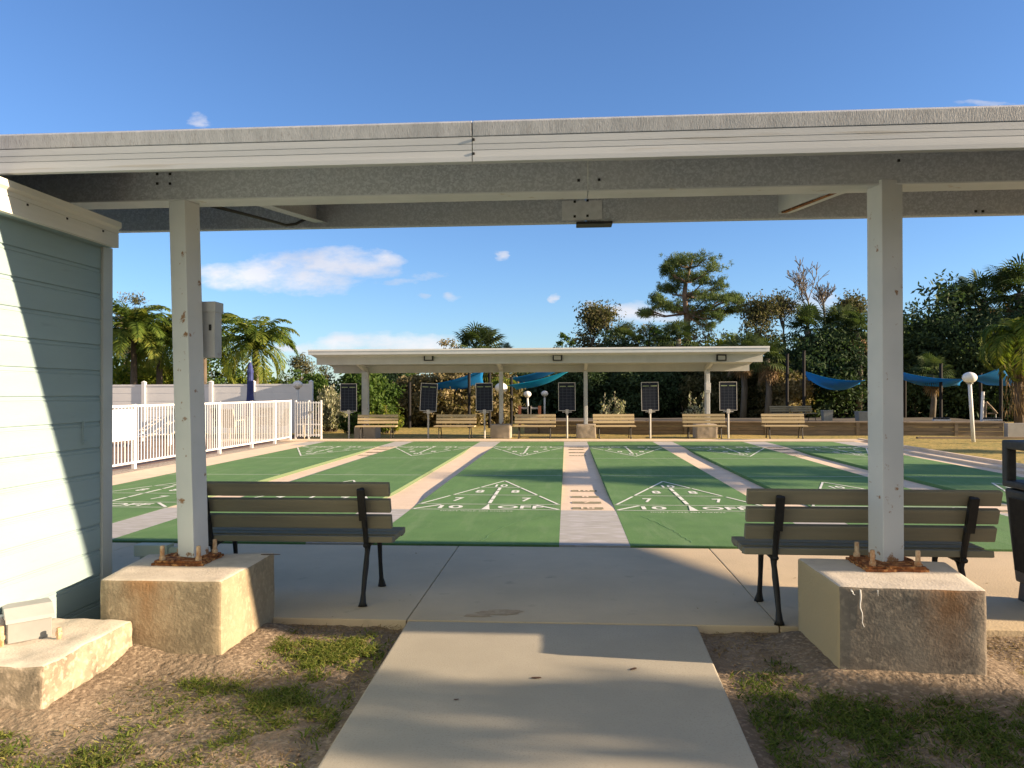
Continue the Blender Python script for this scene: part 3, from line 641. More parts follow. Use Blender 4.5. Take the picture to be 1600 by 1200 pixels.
mb = MB(); mb.prism([(24.75, 2.44), (24.85, 2.44), (24.85, fz(24.85)), (24.75, fz(24.75))], 'x', FX0+.05, FX1-.03); mb.build('beam', mat('beam_cream', (.54, .55, .54), (.48, .49, .48), 3, .5), fp)
mb = MB(); mb.prism([(26.45, 2.20), (26.55, 2.20), (26.55, fz(26.55)), (26.45, fz(26.45))], 'x', FX0+.1, FX1-.05); mb.build('rear_beam', MATS['beam_cream'], fp)
mb = MB(); mb.box(FX0-.02, FX1+.02, FY1, FY1+.03, fz(FY1)-.06, fz(FY1)+.06); mb.build('fascia', M_fw, fp)
fposts = [(571, 10, .0, 26.2), (783, 6, -.02, 26.2), (915, 6, 0, 26.2), (1105, 7, 0, 26.2)]
blk = [(553, 586), (766, 797), (901, 931), (1088, 1121)]
for i, ((px, w_, ln, Y), (b0x, b1x)) in enumerate(zip(fposts, blk)):
    c0 = at(px, 600, Y).x; ww = w_*Y/1200/2
    A, B = at(b0x, 680, 25.75).x, at(b1x, 680, 25.75).x; h = .42 if i else .36
    f_ = rough_block('footing', [(A, 25.75), (B, 25.75), (B+.02, 26.5), (A, 26.5)], -.1, h, mat('far_footing', (.42, .36, .29), (.34, .29, .23), 3, .9), fp, .008)
    mb = MB(); mb.box(c0-ww, c0+ww, Y-.09, Y+.09, h, fz(Y)-.25); mb.box(c0-ww*.6, c0+ww*.6, Y-.12, Y-.092, h, fz(Y)-.4); mb.build('post', M_post if i < 2 else M_fw, fp)
    mb = MB(); mb.prism([(24.86, fz(24.86)-.16), (26.5, fz(26.5)-.28), (26.5, fz(26.5)-.12), (24.86, fz(24.86)-.03)], 'x', c0-.05, c0+.05); mb.build('rafter', M_fw, fp)
for (px, lb) in ((670, 'left black framed floodlight on the far shelter fascia'), (871, 'middle black framed floodlight on the far shelter fascia'), (1127, 'right black framed floodlight on the far shelter fascia')):
    p = at(px, 559, 24.70); o = thing('floodlight', lb, 'light', p, 'floodlights on the far shelter')
    mb = MB(); mb.cbox((p.x, p.y-.02, p.z), (.31, .08, .20)); mb.build('housing', M_black, o, bevel=.01)
    mb = MB(); mb.cbox((p.x, p.y-.064, p.z), (.22, .008, .13)); mb.build('lens', mat('lamp_lens', (.45, .45, .40), (.38, .38, .35), 3, .2), o)
p = at(1105, 606, 26.05); eb2 = thing('meter_box', 'small pale electric box on the right post of the far shelter', 'electrical box', p)
mb = MB(); mb.cbox((p.x+.02, 26.03, p.z), (.17, .10, .34)); mb.build('case', M_fw, eb2, bevel=.006); mb = MB(); mb.cbox((p.x+.02, 25.975, p.z+.03), (.13, .008, .22)); mb.build('cover', M_vinyl, eb2)

# ------------------------------------------------------------ scoreboards
M_board = mat('scoreboard_black', (.018, .022, .034), (.024, .03, .045), 3, .9); M_board.node_tree.nodes['Principled BSDF'].inputs['Specular IOR Level'].default_value = .1
M_grid = mat('scoreboard_lines', (.075, .09, .115), (.06, .07, .09), 9, .7); M_alu = mat('aluminium_frame', (.55, .54, .50), (.45, .44, .42), 6, .5)
def make_board(label):
    o = thing('scoreboard', label, 'scoreboard', (0, 0, 0), 'scoreboards behind the far benches')
    mb = MB(); mb.tube([(0, .02, 0), (0, .02, 1.0)], .03, 10); mb.build('post', M_alu, o)
    mb = MB(); mb.box(-.16, .16, -.02, .02, .86, .885); mb.box(-.05, .05, -.035, .05, .82, .96); mb.build('bracket', M_alu, o, bevel=.004)
    pn = MB(); pn.box(-.265, .265, -.02, .0, .93, 1.83); pn = pn.build('panel', M_board, o)
    g_ = MB()
    for k in range(1, 4): g_.box(-.265+k*.1325-.0035, -.265+k*.1325+.0035, -.0225, -.0202, .95, 1.70)
    for k in range(1, 8): g_.box(-.25, .25, -.0245, -.0226, .95+k*.094-.003, .95+k*.094+.003)
    g_.build('grid_lines', M_grid, pn)
    h_ = MB(); h_.box(-.235, -.03, -.0245, -.0202, 1.705, 1.735); h_.box(.03, .235, -.0245, -.0202, 1.705, 1.735); h_.build('header_strip', mat('board_header', (.24, .30, .17)), pn)
    fr = MB(); fr.box(-.28, .28, -.028, .004, 1.83, 1.848); fr.box(-.28, .28, -.028, .004, .912, .93); fr.box(-.282, -.265, -.028, .004, .93, 1.83); fr.box(.265, .282, -.028, .004, .93, 1.83)
    fr.build('frame', M_alu, o); return o
sb = None
for (px, lb, an) in ((545, 'black scoreboard nearest the white gate', 0), (669, 'black scoreboard tilted sideways, second from the left', 3.0), (757, 'black scoreboard in front of the bright blue shade sail', -.5),
                     (886, 'black scoreboard on the left of the centre gap, nearest the rusty brown railing', -.3), (1016, 'black scoreboard with bright grid just left of the rightmost shelter post', -.8), (1138, 'rightmost black scoreboard, beyond the last shelter post', -.3)):
    x = at(px, 650, 25.45).x; loc = Vector((x, 25.45, -.02))
    if sb is None: sb = make_board(lb); c_ = sb; sb.location = loc
    else: c_ = dup(sb, loc, 0, lb)
    for ch in c_.children:
        if ch.name.startswith('post') or ch.name.startswith('bracket'): continue
        ch.rotation_euler = (0, R(an), 0); ch.location = (-math.sin(R(an))*.9, 0, .0)

# ------------------------------------------------------------ pool fence, gate, tall fence
fx = -8.78
pf = thing('picket_fence', 'low white aluminium picket fence along the left side of the courts', 'fence', (fx, 16, 0))
ya, yb = 9.0, 23.9
mb = MB(); mb.box(fx-.022, fx+.022, ya, yb, 1.245, 1.285); mb.build('top_rail', M_vinyl, pf)
mb = MB(); mb.box(fx-.02, fx+.02, ya, yb, .10, .135); mb.build('bottom_rail', M_vinyl, pf)
ppost = [14.2-4.6, 12.0, 15.05, 17.0, 18.9, 20.9, 22.6, 23.9]
for y in ppost: mb = MB(); mb.box(fx-.035, fx+.035, y-.035, y+.035, -.02, 1.30); mb.build('fence_post', M_vinyl, pf)
n = 0; y = ya+.06
cand = []
while y < yb: cand.append(y); y += .118
cand.reverse()
for y in cand[:96]: mb = MB(); mb.box(fx-.0085, fx+.0085, y-.0085, y+.0085, .12, 1.25); mb.build('picket', M_vinyl, pf)
if len(cand) > 96:
    mb = MB(); [mb.box(fx-.0085, fx+.0085, y-.0085, y+.0085, .12, 1.25) for y in cand[96:]]; tag(mb.build('pickets', M_vinyl, pf), kind='stuff')
gt = thing('picket_gate', 'white picket gate in shade at the far end of the low fence', 'gate', (-8.4, 24.4, 0))
ga, gb = Vector((-8.78, 24.0, 0)), Vector((-8.15, 24.95, 0)); ga, gb = Vector((-8.74, 24.3, 0)), Vector((-7.9, 24.3, 0))
for t_ in (0, .52, 1): p = ga.lerp(gb, t_); mb = MB(); mb.cbox((p.x, p.y, .64), (.05, .05, 1.28)); mb.build('gate_post', M_vinyl, gt)
for zc in (1.20, .50, .16): mb = MB(); mb.box(ga.x+.03, gb.x-.03, 24.285, 24.315, zc-.02, zc+.02); mb.build('gate_rail', M_vinyl, gt)
for k in range(9):
    x = ga.x+.07+k*.087; mb = MB(); mb.box(x-.012, x+.012, 24.268, 24.284, .1, 1.24); mb.build('picket', M_vinyl, gt)
mb = MB(); mb.box(-8.30, -8.18, 24.24, 24.266, .86, .93); mb.build('latch', M_graybox, gt)
# sign hung on the fence
p = at(184, 655, 14.6); sg = thing('fence_sign', 'blank looking white sign board hung on the low fence by the building', 'sign', (fx+.03, 14.5, .9))
mb = MB(); mb.box(fx+.024, fx+.032, 14.1, 14.98, .58, 1.20); mb.build('board', mat('sign_white', (.85, .85, .82)), sg, bevel=.002)
mb = MB(); [mb.box(fx+.0, fx+.023, y, y+.02, 1.19, 1.215) for y in (14.2, 14.85)]; mb.build('hook', M_alu, sg)
# tall privacy fence
tf = thing('privacy_fence', 'tall white vinyl privacy fence of wide horizontal boards behind the pool deck', 'fence', (-14, 27.3, 0))
TY = 27.3
posts_px = [-250, -20, 225, 330, 396, 486]
xsP = [at(px, 620, TY).x for px in posts_px]
for i, x in enumerate(xsP):
    h = 1.93 if i else 1.9; mb = MB(); mb.cbox((x, TY, h/2), (.13, .13, h)); mb.add([(x-.08, TY-.08, h), (x+.08, TY-.08, h), (x+.08, TY+.08, h), (x-.08, TY+.08, h), (x, TY, h+.06)], [(0, 1, 4), (1, 2, 4), (2, 3, 4), (3, 0, 4), (3, 2, 1, 0)]); mb.build('fence_post', M_vinyl, tf)
for i in range(len(xsP)-1):
    a, c_ = xsP[i]+.066, xsP[i+1]-.066; mb = MB()
    for k in range(6): mb.box(a, c_, TY-.02, TY+.02, .05+k*.295, .05+k*.295+.272)
    mb.box(a, c_, TY-.012, TY+.012, .1, 1.75); mb.box(a, c_, TY-.035, TY+.035, 1.78, 1.85); mb.build('board_panel', M_vinyl, tf, bevel=.003)
# pool umbrella, closed
p = gz(391, 690); UY = 25.7; ux = at(391, 600, UY).x
um = thing('closed_umbrella', 'closed navy blue patio umbrella standing behind the low white fence', 'umbrella', (ux, UY, 0))
M_navy = mat('navy_canvas', (.030, .042, .15), (.05, .07, .22), 6, .85)
zt = at(391, 566, UY).z; z0_ = at(391, 645, UY).z
vs = []; n = 24; prof = [(.09, z0_-.15), (.155, z0_-.1), (.14, z0_+.25), (.105, z0_+.6), (.085, zt-.38), (.10, zt-.34), (.06, zt-.12), (.02, zt)]
for (r_, z_) in prof:
    for k in range(n):
        a = 2*math.pi*k/n; rr = r_*(1+.22*math.cos(8*a+.6*z_)); vs.append((ux+rr*math.cos(a), UY+rr*math.sin(a), z_))
mb = MB(); mb.add(vs, [(i*n+k, i*n+(k+1) % n, (i+1)*n+(k+1) % n, (i+1)*n+k) for i in range(len(prof)-1) for k in range(n)]); mb.build('canopy', M_navy, um, smooth=True)
mb = MB(); mb.tube([(ux, UY, 0), (ux, UY, zt+.04)], .02, 8); mb.build('pole', M_alu, um)
mb = MB(); mb.lathe([(.26, 0), (.26, .05), (.06, .09), (.04, .3)], (ux, UY, 0), 16); mb.build('base', M_alu, um)
# round table and patio chairs
M_cream = mat('cream_frame', (.62, .54, .40), (.52, .45, .33), 5, .5); M_brownsl = mat('brown_sling', (.15, .10, .07), (.1, .07, .05), 8, .8)
tbx = thing('patio_table', 'round white patio table around the closed umbrella', 'table', (ux, UY, 0))
mb = MB(); mb.lathe([(.0, .70), (.58, .70), (.60, .715), (.58, .73), (.0, .73)], (ux, UY, 0), 24); mb.build('tabletop', M_cream, tbx)
for a in (45, 135, 225, 315): mb = MB(); x, y = ux+.42*math.cos(R(a)), UY+.42*math.sin(R(a)); mb.tube([(x, y, 0), (ux+.3*math.cos(R(a)), UY+.3*math.sin(R(a)), .70)], .018, 6); mb.build('leg', M_cream, tbx)
def make_chair(lb):
    o = thing('patio_chair', lb, 'chair', (0, 0, 0), 'patio chairs on the pool deck')
    for s_ in (-1, 1):
        mb = MB(); mb.tube([(s_*.27, .24, 0), (s_*.27, .26, .42), (s_*.27, .24, .63), (s_*.27, -.15, .62), (s_*.27, -.28, .42), (s_*.27, -.30, 0)], .016, 6); mb.build('side_frame', M_cream, o)
    mb = MB(); mb.prism([(.24, .43), (-.2, .38), (-.2, .395), (.24, .445)], 'x', -.25, .25); mb.build('seat', M_brownsl, o)
    mb = MB(); mb.prism([(-.19, .38), (-.36, .98), (-.345, .985), (-.17, .39)], 'x', -.25, .25); mb.build('backrest', M_brownsl, o)
    mb = MB(); mb.tube([(-.26, -.2, .4), (-.26, -.37, 1.0), (.26, -.37, 1.0), (.26, -.2, .4)], .015, 6); mb.build('back_frame', M_cream, o); return o
ch0 = None
for k, (dx, dy, a, lb) in enumerate(((-1.0, .1, 95, 'cream framed patio chair on the left of the umbrella table'), (.95, .1, -95, 'cream framed patio chair on the right of the umbrella table'), (.1, .95, 10, 'cream framed patio chair behind the umbrella table'),
                                   (-.2, -.95, 170, 'cream framed patio chair on the court side of the umbrella table'), (-2.6, .6, 70, 'cream framed patio chair standing apart to the left of the umbrella group'), (2.2, -.3, -60, 'cream framed patio chair nearest the gate'))):
    loc = (ux+dx, UY+dy, 0); rz = R(a)+math.pi
    if ch0 is None: ch0 = make_chair(lb); ch0.location = loc; ch0.rotation_euler = (0, 0, rz)
    else: dup(ch0, loc, rz, lb)
# sun loungers
def make_lounger(lb):
    o = thing('sun_lounger', lb, 'lounger', (0, 0, 0), 'sun loungers on the pool deck')
    mb = MB()
    for s_ in (-1, 1): mb.tube([(s_*.31, -.95, .33), (s_*.31, .35, .33), (s_*.31, .98, .78)], .022, 8)
    mb.build('frame', M_alu, o)
    for k in range(12): 
        y = -.9+k*.105; mb = MB(); mb.box(-.30, .30, y-.035, y+.035, .345, .352); mb.build('strap', mat('blue_strap', (.06, .08, .15)) if k % 2 else M_vinyl, o)
    for k in range(6):
        t_ = (k+.5)/6; y, z = .35+.63*t_, .345+.45*t_; mb = MB(); mb.box(-.30, .30, y-.035, y+.035, z, z+.008); mb.build('strap', MATS['blue_strap'] if k % 2 else M_vinyl, o)
    for (x, y) in ((-.31, -.85), (.31, -.85), (-.31, .3), (.31, .3)): mb = MB(); mb.tube([(x, y, 0), (x, y, .33)], .02, 6); mb.build('leg', M_vinyl, o)
    return o
l0 = make_lounger('striped sun lounger nearest the building behind the low fence'); p = at(212, 690, 20.5); l0.location = (p.x, 20.5, 0); l0.rotation_euler = (0, 0, R(-75))
p = at(245, 690, 21.5); dup(l0, (p.x, 21.6, 0), R(-70), 'striped sun lounger partly hidden by the left shelter post')
p = at(190, 690, 22.8); dup(l0, (p.x, 23.2, 0), R(-80), 'striped sun lounger farthest back by the tall fence')

# ------------------------------------------------------------ globe lamps
def globe_lamp(px, pytop, py0, Y, rad, lb, lean=0, z0=0):
    t_ = at(px, pytop, Y); b_ = at(px+lean, py0, Y); o = thing('globe_lamp', lb, 'lamp', (b_.x, Y, z0), 'white globe lamps')
    mb = MB(); mb.tube([(b_.x, Y, z0), (t_.x, Y, t_.z-rad*.9)], rad*.27, 12); mb.build('pole', mat('lamp_white', (.70, .72, .72)), o, smooth=True)
    mb = MB(); mb.lathe([(rad*.45, -rad*.98), (rad*.5, -rad*.80)], t_, 16); mb.build('collar', M_graybox, o)
    prof = [(rad*math.sin(math.pi*i/12)*1.05, -rad*.85*math.cos(math.pi*i/12)) for i in range(13)]; prof[0] = (.001, prof[0][1]); prof[-1] = (.001, prof[-1][1])
    mb = MB(); mb.lathe(prof, t_, 20); mb.build('globe', M_globe, o, smooth=True)
globe_lamp(1515, 590, 690, 23.4, .19, 'leaning white pole lamp with opal globe on the right lawn', 6)
globe_lamp(465, 601, 680, 26.6, .165, 'white globe lamp in front of the tall fence by the gate')
globe_lamp(783, 606, 664, 33.0, .26, 'white globe lamp half hidden behind the rusty far shelter post')
globe_lamp(824, 616, 664, 35.0, .17, 'slightly leaning white globe lamp under the folded turquoise sail', 3)
globe_lamp(851, 615, 664, 40.0, .18, 'gray globe lamp in shade, right of the leaning one behind the courts')

# ------------------------------------------------------------ timber retaining wall
ps = [at(862, 684, 28.5), at(1010, 684, 28.2), at(1262, 684, 27.6), at(1420, 686, 27.2), at(1568, 688, 27.0)]
tw = thing('timber_wall', 'low weathered timber retaining wall running behind the far benches', 'wall', (5, 28, 0))
pts2 = [(-1.6, 29.2)]+[(p.x, p.y) for p in ps]
wl = MB(); cp = MB()
for (a, c_) in zip(pts2[:-1], pts2[1:]):
    a, c_ = Vector((*a, 0)), Vector((*c_, 0)); d = c_-a; L_ = d.length; Mx = Matrix.Translation(a) @ Matrix.Rotation(math.atan2(d.y, d.x), 4, 'Z')
    wl.box(0, L_, 0, .05, -.05, .115, Mx); wl.box(0, L_, .004, .05, .125, .26, Mx); wl.box(0, L_, 0, .05, .27, .40, Mx); cp.box(-.02, L_+.02, -.08, .22, .402, .455, Mx)
    n = max(1, int(L_/1.9))
    for k in range(n): x = (k+.5)*L_/n; mb = MB(); mb.box(x-.055, x+.055, -.07, -.002, -.05, .40, Mx); mb.build('wall_post', M_wood, tw)
wl.build('planks', M_wood, tw); cp.build('cap_board', mat('cap_timber', (.36, .29, .21), (.27, .21, .15), 3, .9), tw)
sheet('raised_bed', -1.0, 16, 28.7, 34, .36, mat('shell_bed', (.12, .10, .07), (.08, .07, .05), 2, .95), 20, 10, .01)
# concrete kerb to the right of the wall
kb = MB(); p = at(1575, 678, 26.5); kb.box(p.x, p.x+6, 26.5, 26.75, -.05, .42); tag(kb.build('low_wall', mat('pale_block', (.33, .33, .32))), 'low gray block wall to the right of the timber wall end', 'wall')
kb = MB(); q = at(1430, 690, 25.6); kb.box(q.x, q.x+9, 25.4, 25.55, -.05, .03); tag(kb.build('landscape_timber', M_wood), 'long dark timber edging lying across the right lawn', 'timber')
# ------------------------------------------------------------ shade sails on black posts
M_sail = mat('blue_sail', (.0, .20, .50), (.0, .16, .42), 3, .8)
M_sailt = mat('teal_sail', (.0, .36, .50), (.0, .29, .44), 3, .8)
for m_ in (M_sail, M_sailt):
    t, b = nodes_of(m_); b.inputs['Subsurface Weight'].default_value = 0
    tr = N(t, 'ShaderNodeBsdfTranslucent'); tr.inputs[0].default_value = (.0, .38, .85, 1); mx = N(t, 'ShaderNodeMixShader', i_0=.30)
    t.links.new(b.outputs[0], mx.inputs[1]); t.links.new(tr.outputs[0], mx.inputs[2]); t.links.new(mx.outputs[0], t.nodes['Material Output'].inputs[0])
def sail(c, lb, m_, sag=.35, n=16):
    c = [Vector(p) for p in c]; V_ = []
    for i in range(n+1):
        for j in range(n+1):
            u, v = i/n, j/n; p = c[0].lerp(c[1], u).lerp(c[3].lerp(c[2], u), v)
            s_ = (1-(2*u-1)**2)*(1-(2*v-1)**2); ctr = (c[0]+c[1]+c[2]+c[3])/4
            e = max(abs(2*u-1), abs(2*v-1)); k = .07*(1-min(abs(2*u-1), abs(2*v-1))**2)*e
            p = p.lerp(ctr, k); p.z -= sag*s_*.7+sag*.3*(1-(2*u-1)**2)
            V_.append(p)
    F_ = [(i*(n+1)+j, i*(n+1)+j+1, (i+1)*(n+1)+j+1, (i+1)*(n+1)+j) for i in range(n) for j in range(n)]
    mb = MB(); mb.add(V_, F_); o = mb.build('shade_sail', m_, smooth=True); md = o.modifiers.new('s', 'SOLIDIFY'); md.thickness = .008
    return tag(o, lb, 'shade sail', 'blue shade sails behind the courts')
sail([at(656, 603, 33), at(757, 576, 33), at(757, 602, 35.5), at(676, 610, 35.5)], 'bright blue sail rising to the right behind the scoreboards', M_sail, .3)
sail([at(765, 596, 36), at(893, 566, 36), at(888, 574, 38), at(766, 604, 38)], 'blue sail stretched up behind the far shelter, left of the middle scoreboard', M_sail, .30)
sail([at(792, 602, 32), at(895, 576, 32), at(888, 581, 33), at(806, 609, 33)], 'narrow turquoise sail, folded and drooping, left of the middle scoreboard', M_sailt, .26)
sail([at(1253, 578, 34), at(1352, 594, 34), at(1344, 600, 38), at(1260, 594, 38)], 'dark blue sail against the tall hedge, just left of the right shelter post', M_sail, .5)
sail([at(1400, 579, 33), at(1510, 592, 33), at(1500, 602, 36), at(1404, 592, 36)], 'long sagging blue sail just right of the right shelter post', M_sail, .35)
sail([at(1512, 591, 32), at(1566, 572, 32), at(1588, 602, 33.5), at(1540, 601, 34)], 'blue sail peaked on a black post at the far right', M_sail, .12)
blackposts = [(640, 604, 668, 33), (733, 578, 668, 33), (765, 575, 664, 33.2), (799, 596, 660, 35), (1230, 560, 672, 34.2), (1256, 555, 675, 33.8), (1470, 575, 660, 33.5), (1564, 575, 680, 31.8), (1414, 590, 660, 38), (1532, 590, 665, 35.5)]
for i, (px, t0, t1, Y) in enumerate(blackposts):
    a, c_ = at(px, t1, Y), at(px, t0-6, Y); mb = MB(); mb.tube([(a.x, Y, -.05), (c_.x, Y, c_.z)], .065, 10); mb.lathe([(.075, 0), (.075, .03)], (c_.x, Y, c_.z), 10)
    tag(mb.build('sail_post', M_pole), ['slim black post left of the tilted scoreboard', 'black post at the left of the scoreboard before the blue sail', 'black post just left of the rusty far shelter post', 'black post just right of the rusty far shelter post',
        'black post in front of the hedge edge right of the far shelter', 'tall black post at the corner of the dark blue sail', 'black post holding the middle of the long sagging sail', 'black post through the peaked sail at the far right',
        'dim black post behind the long sail beside the right shelter post', 'dim black post just right of the lawn globe lamp'][i], 'post', 'black posts of the shade sails')
# ------------------------------------------------------------ things beyond the wall
def railing(px0, px1, Y, lb):
    o = thing('timber_railing', lb, 'railing', at((px0+px1)/2, 664, Y)); x0, x1 = at(px0, 640, Y).x, at(px1, 640, Y).x; zt = at(px0, 636, Y).z
    M_red = mat('reddish_timber', (.26, .10, .055), (.2, .08, .045), 5, .9)
    for x, m_ in ((x0, M_red), (x0+.45, M_alu), (x1-.45, M_alu), (x1, M_red)): mb = MB(); mb.box(x-.06, x+.06, Y-.05, Y+.05, -.05, zt+.05); mb.build('railing_post', m_, o)
    for z in (zt-.05, zt-.45): mb = MB(); mb.box(x0, x1, Y+.052, Y+.09, z-.04, z+.04); mb.build('rail', M_galv_far, o)
railing(812, 843, 34, 'reddish brown timber railing under the turquoise sail')
def crate(px, pyt, pyb, w, Y, z0, name, lb, cat, extra=None, m_=None):
    p = at(px, pyb, Y); t_ = at(px, pyt, Y); m_ = m_ or mat('pale_planter', (.30, .30, .27), (.25, .25, .22), 4, .7)
    ww = w*Y/1200/2; o = thing(name, lb, cat, (p.x, Y, z0)); h = t_.z
    mb = MB(); mb.add([(p.x-ww*.9, Y-ww*.9, z0), (p.x+ww*.9, Y-ww*.9, z0), (p.x+ww*.9, Y+ww*.9, z0), (p.x-ww*.9, Y+ww*.9, z0), (p.x-ww, Y-ww, h), (p.x+ww, Y-ww, h), (p.x+ww, Y+ww, h), (p.x-ww, Y+ww, h)], [(3, 2, 1, 0), (4, 5, 6, 7), (0, 1, 5, 4), (1, 2, 6, 5), (2, 3, 7, 6), (3, 0, 4, 7)]); mb.build('body', m_, o, bevel=.01)
    mb = MB(); mb.box(p.x-ww*1.04, p.x+ww*1.04, Y-ww*1.04, Y+ww*1.04, h+.002, h+.05); mb.build('rim', m_, o, bevel=.006); return o
pl = crate(1292, 643, 658, 14, 30, .36, 'planter', 'square pale planter with a spiky plant on the raised bed', 'planter')
mb = MB(); p = at(1292, 642, 30)
for k in range(9): a = random.uniform(0, 6.28); mb.tube([(p.x, 30, p.z), (p.x+.1*math.cos(a), 30+.1*math.sin(a), p.z+.2), (p.x+.25*math.cos(a), 30+.25*math.sin(a), p.z+random.uniform(.2, .4))], [.02, .016, .004], 5)
tag(mb.build('agave_plant', L_fan), 'small spiky plant growing in the square pale planter', 'plant')
crate(1348, 645, 659, 18, 30, .36, 'storage_box', 'pale storage box beside the right shelter post on the raised bed', 'box')
for i, (px, lb) in enumerate(((1222, 'gray bench back showing above the wall, left of the rightmost far bench'), (1252, 'gray bench back showing above the wall, right of the rightmost far bench'))):
    p = at(px, 658, 30.5); c_ = dup(bA, (p.x, 30.5, .36), math.pi if i == 0 else R(200), lb); c_['group'] = 'gray benches on the raised bed'; c_.scale = (.62, .8, .66)
fr = thing('wooden_target_frame', 'slanted wooden frame with a white pipe on the raised bed at the right', 'frame', at(1548, 660, 30))
a, b_, c_ = at(1539, 657, 30), at(1541, 628, 30), at(1558, 646, 30)
for (p, q) in ((a, b_), (b_, c_)): mb = MB(); mb.tube([p, q], .045, 4); mb.build('strut', M_wood, fr)
p, q = at(1543, 646, 30), at(1558, 646, 30); mb = MB(); mb.tube([p, q], .03, 4); mb.build('strut', M_wood, fr)
p, q = at(1556, 647, 30), at(1556, 657, 30); mb = MB(); mb.tube([p, q], .02, 4); mb.build('strut', M_alu, fr)
p, q = at(1534, 659, 29.9), at(1536, 612, 29.9); mb = MB(); mb.tube([p, q], .055, 10); tag(mb.build('white_pipe', M_vinyl), 'upright white pipe left of the slanted wooden frame', 'pipe')
for (px, w_, lb) in ((1471, 24, 'low white rack of pucks at the foot of a black post'), (1550, 26, 'low white rack under the slanted wooden frame')):
    p = at(px, 658, 29.6); ww = w_*29.6/1200/2; o = thing('puck_rack', lb, 'rack', (p.x, 29.6, .38)); mb = MB(); mb.box(p.x-ww, p.x+ww, 29.5, 29.7, .40, .44); mb.build('tray', M_vinyl, o)
    for k in range(4): x = p.x-ww*.75+k*ww*.5; mb = MB(); mb.lathe([(.07, 0), (.075, .02), (.075, .05), (.06, .07)], (x, 29.6, .442), 10); mb.build('puck', M_dark, o)

# ------------------------------------------------------------ foliage
def frame_rand(n):
    d = RNG.normal(size=(n, 3)); d /= np.linalg.norm(d, axis=1)[:, None]; e = RNG.normal(size=(n, 3)); e -= (e*d).sum(1)[:, None]*d; e /= np.linalg.norm(e, axis=1)[:, None]; return d, e
def leaves(P, L, Wd, attr, up=0.0):
    n = len(P); d, e = frame_rand(n); d[:, 2] += up; d /= np.linalg.norm(d, axis=1)[:, None]
    L = L*RNG.uniform(.6, 1.35, (n, 1)); Wd = Wd*RNG.uniform(.7, 1.2, (n, 1))
    V = np.stack([P-d*L/2, P+e*Wd/2, P+d*L/2, P-e*Wd/2], 1).reshape(-1, 3); F = np.arange(4*n).reshape(-1, 4)
    return V, F, np.repeat(attr, 4)
def clumps(c, r, n, seed_hollow=.55, flat=0.0):
    d = RNG.normal(size=(n, 3)); d /= np.linalg.norm(d, axis=1)[:, None]; rad = RNG.uniform(seed_hollow, 1.0, (n, 1))
    P = d*rad*np.array(r)+np.array(c)
    return P
def crown_pts(CC, rc, per, jit=.5):
    n = len(CC)*per; idx = np.repeat(np.arange(len(CC)), per); rr = rc*RNG.uniform(.6, 1.3, len(CC))
    P = CC[idx]+RNG.normal(size=(n, 3))*rr[idx][:, None]*jit*np.array([1, 1, .75])
    tone = np.clip(RNG.uniform(0, 1, len(CC))[idx]*.55+RNG.uniform(0, .5, n), 0, 1); return P, tone
def tree(name, lb, cat, base, height, r, m_, ncl=60, per=60, leaf=(.22, .10), trunk_r=.12, zc=None, group=None, bark=None, hollow=.45, rc=None, limbs=True, zmin=0.2):
    base = Vector(base); o = thing(name, lb, cat, base, group); zc = zc if zc is not None else height-r[2]
    c = np.array([base.x, base.y, base.z+zc]); CC = clumps(c, r, ncl, hollow); CC = CC[CC[:, 2] > base.z+zmin]
    rc = rc or .32*min(r); P, tn = crown_pts(CC, rc, per); V_, F_, A_ = leaves(P, leaf[0], leaf[1], tn); mesh_np('crown', V_, F_, m_, o, A_)
    mb = MB(); top = Vector((base.x, base.y, base.z+zc)); n = 6
    pts = [base.lerp(top, i/n)+Vector((random.uniform(-1, 1), random.uniform(-1, 1), 0))*(.02*height*(i > 0)) for i in range(n+1)]; mb.tube(pts, [trunk_r*(1-.6*i/n) for i in range(n+1)], 8)
    if limbs:
        for k in range(0, len(CC), max(1, len(CC)//22)):
            q = Vector(CC[k]); s_ = pts[random.randint(2, n)]; mid = s_.lerp(q, .5)+Vector((0, 0, .1)); mb.tube([s_, mid, q], [trunk_r*.35, trunk_r*.22, trunk_r*.07], 5)
    mb.build('trunk', bark or M_bark, o, smooth=True); return o
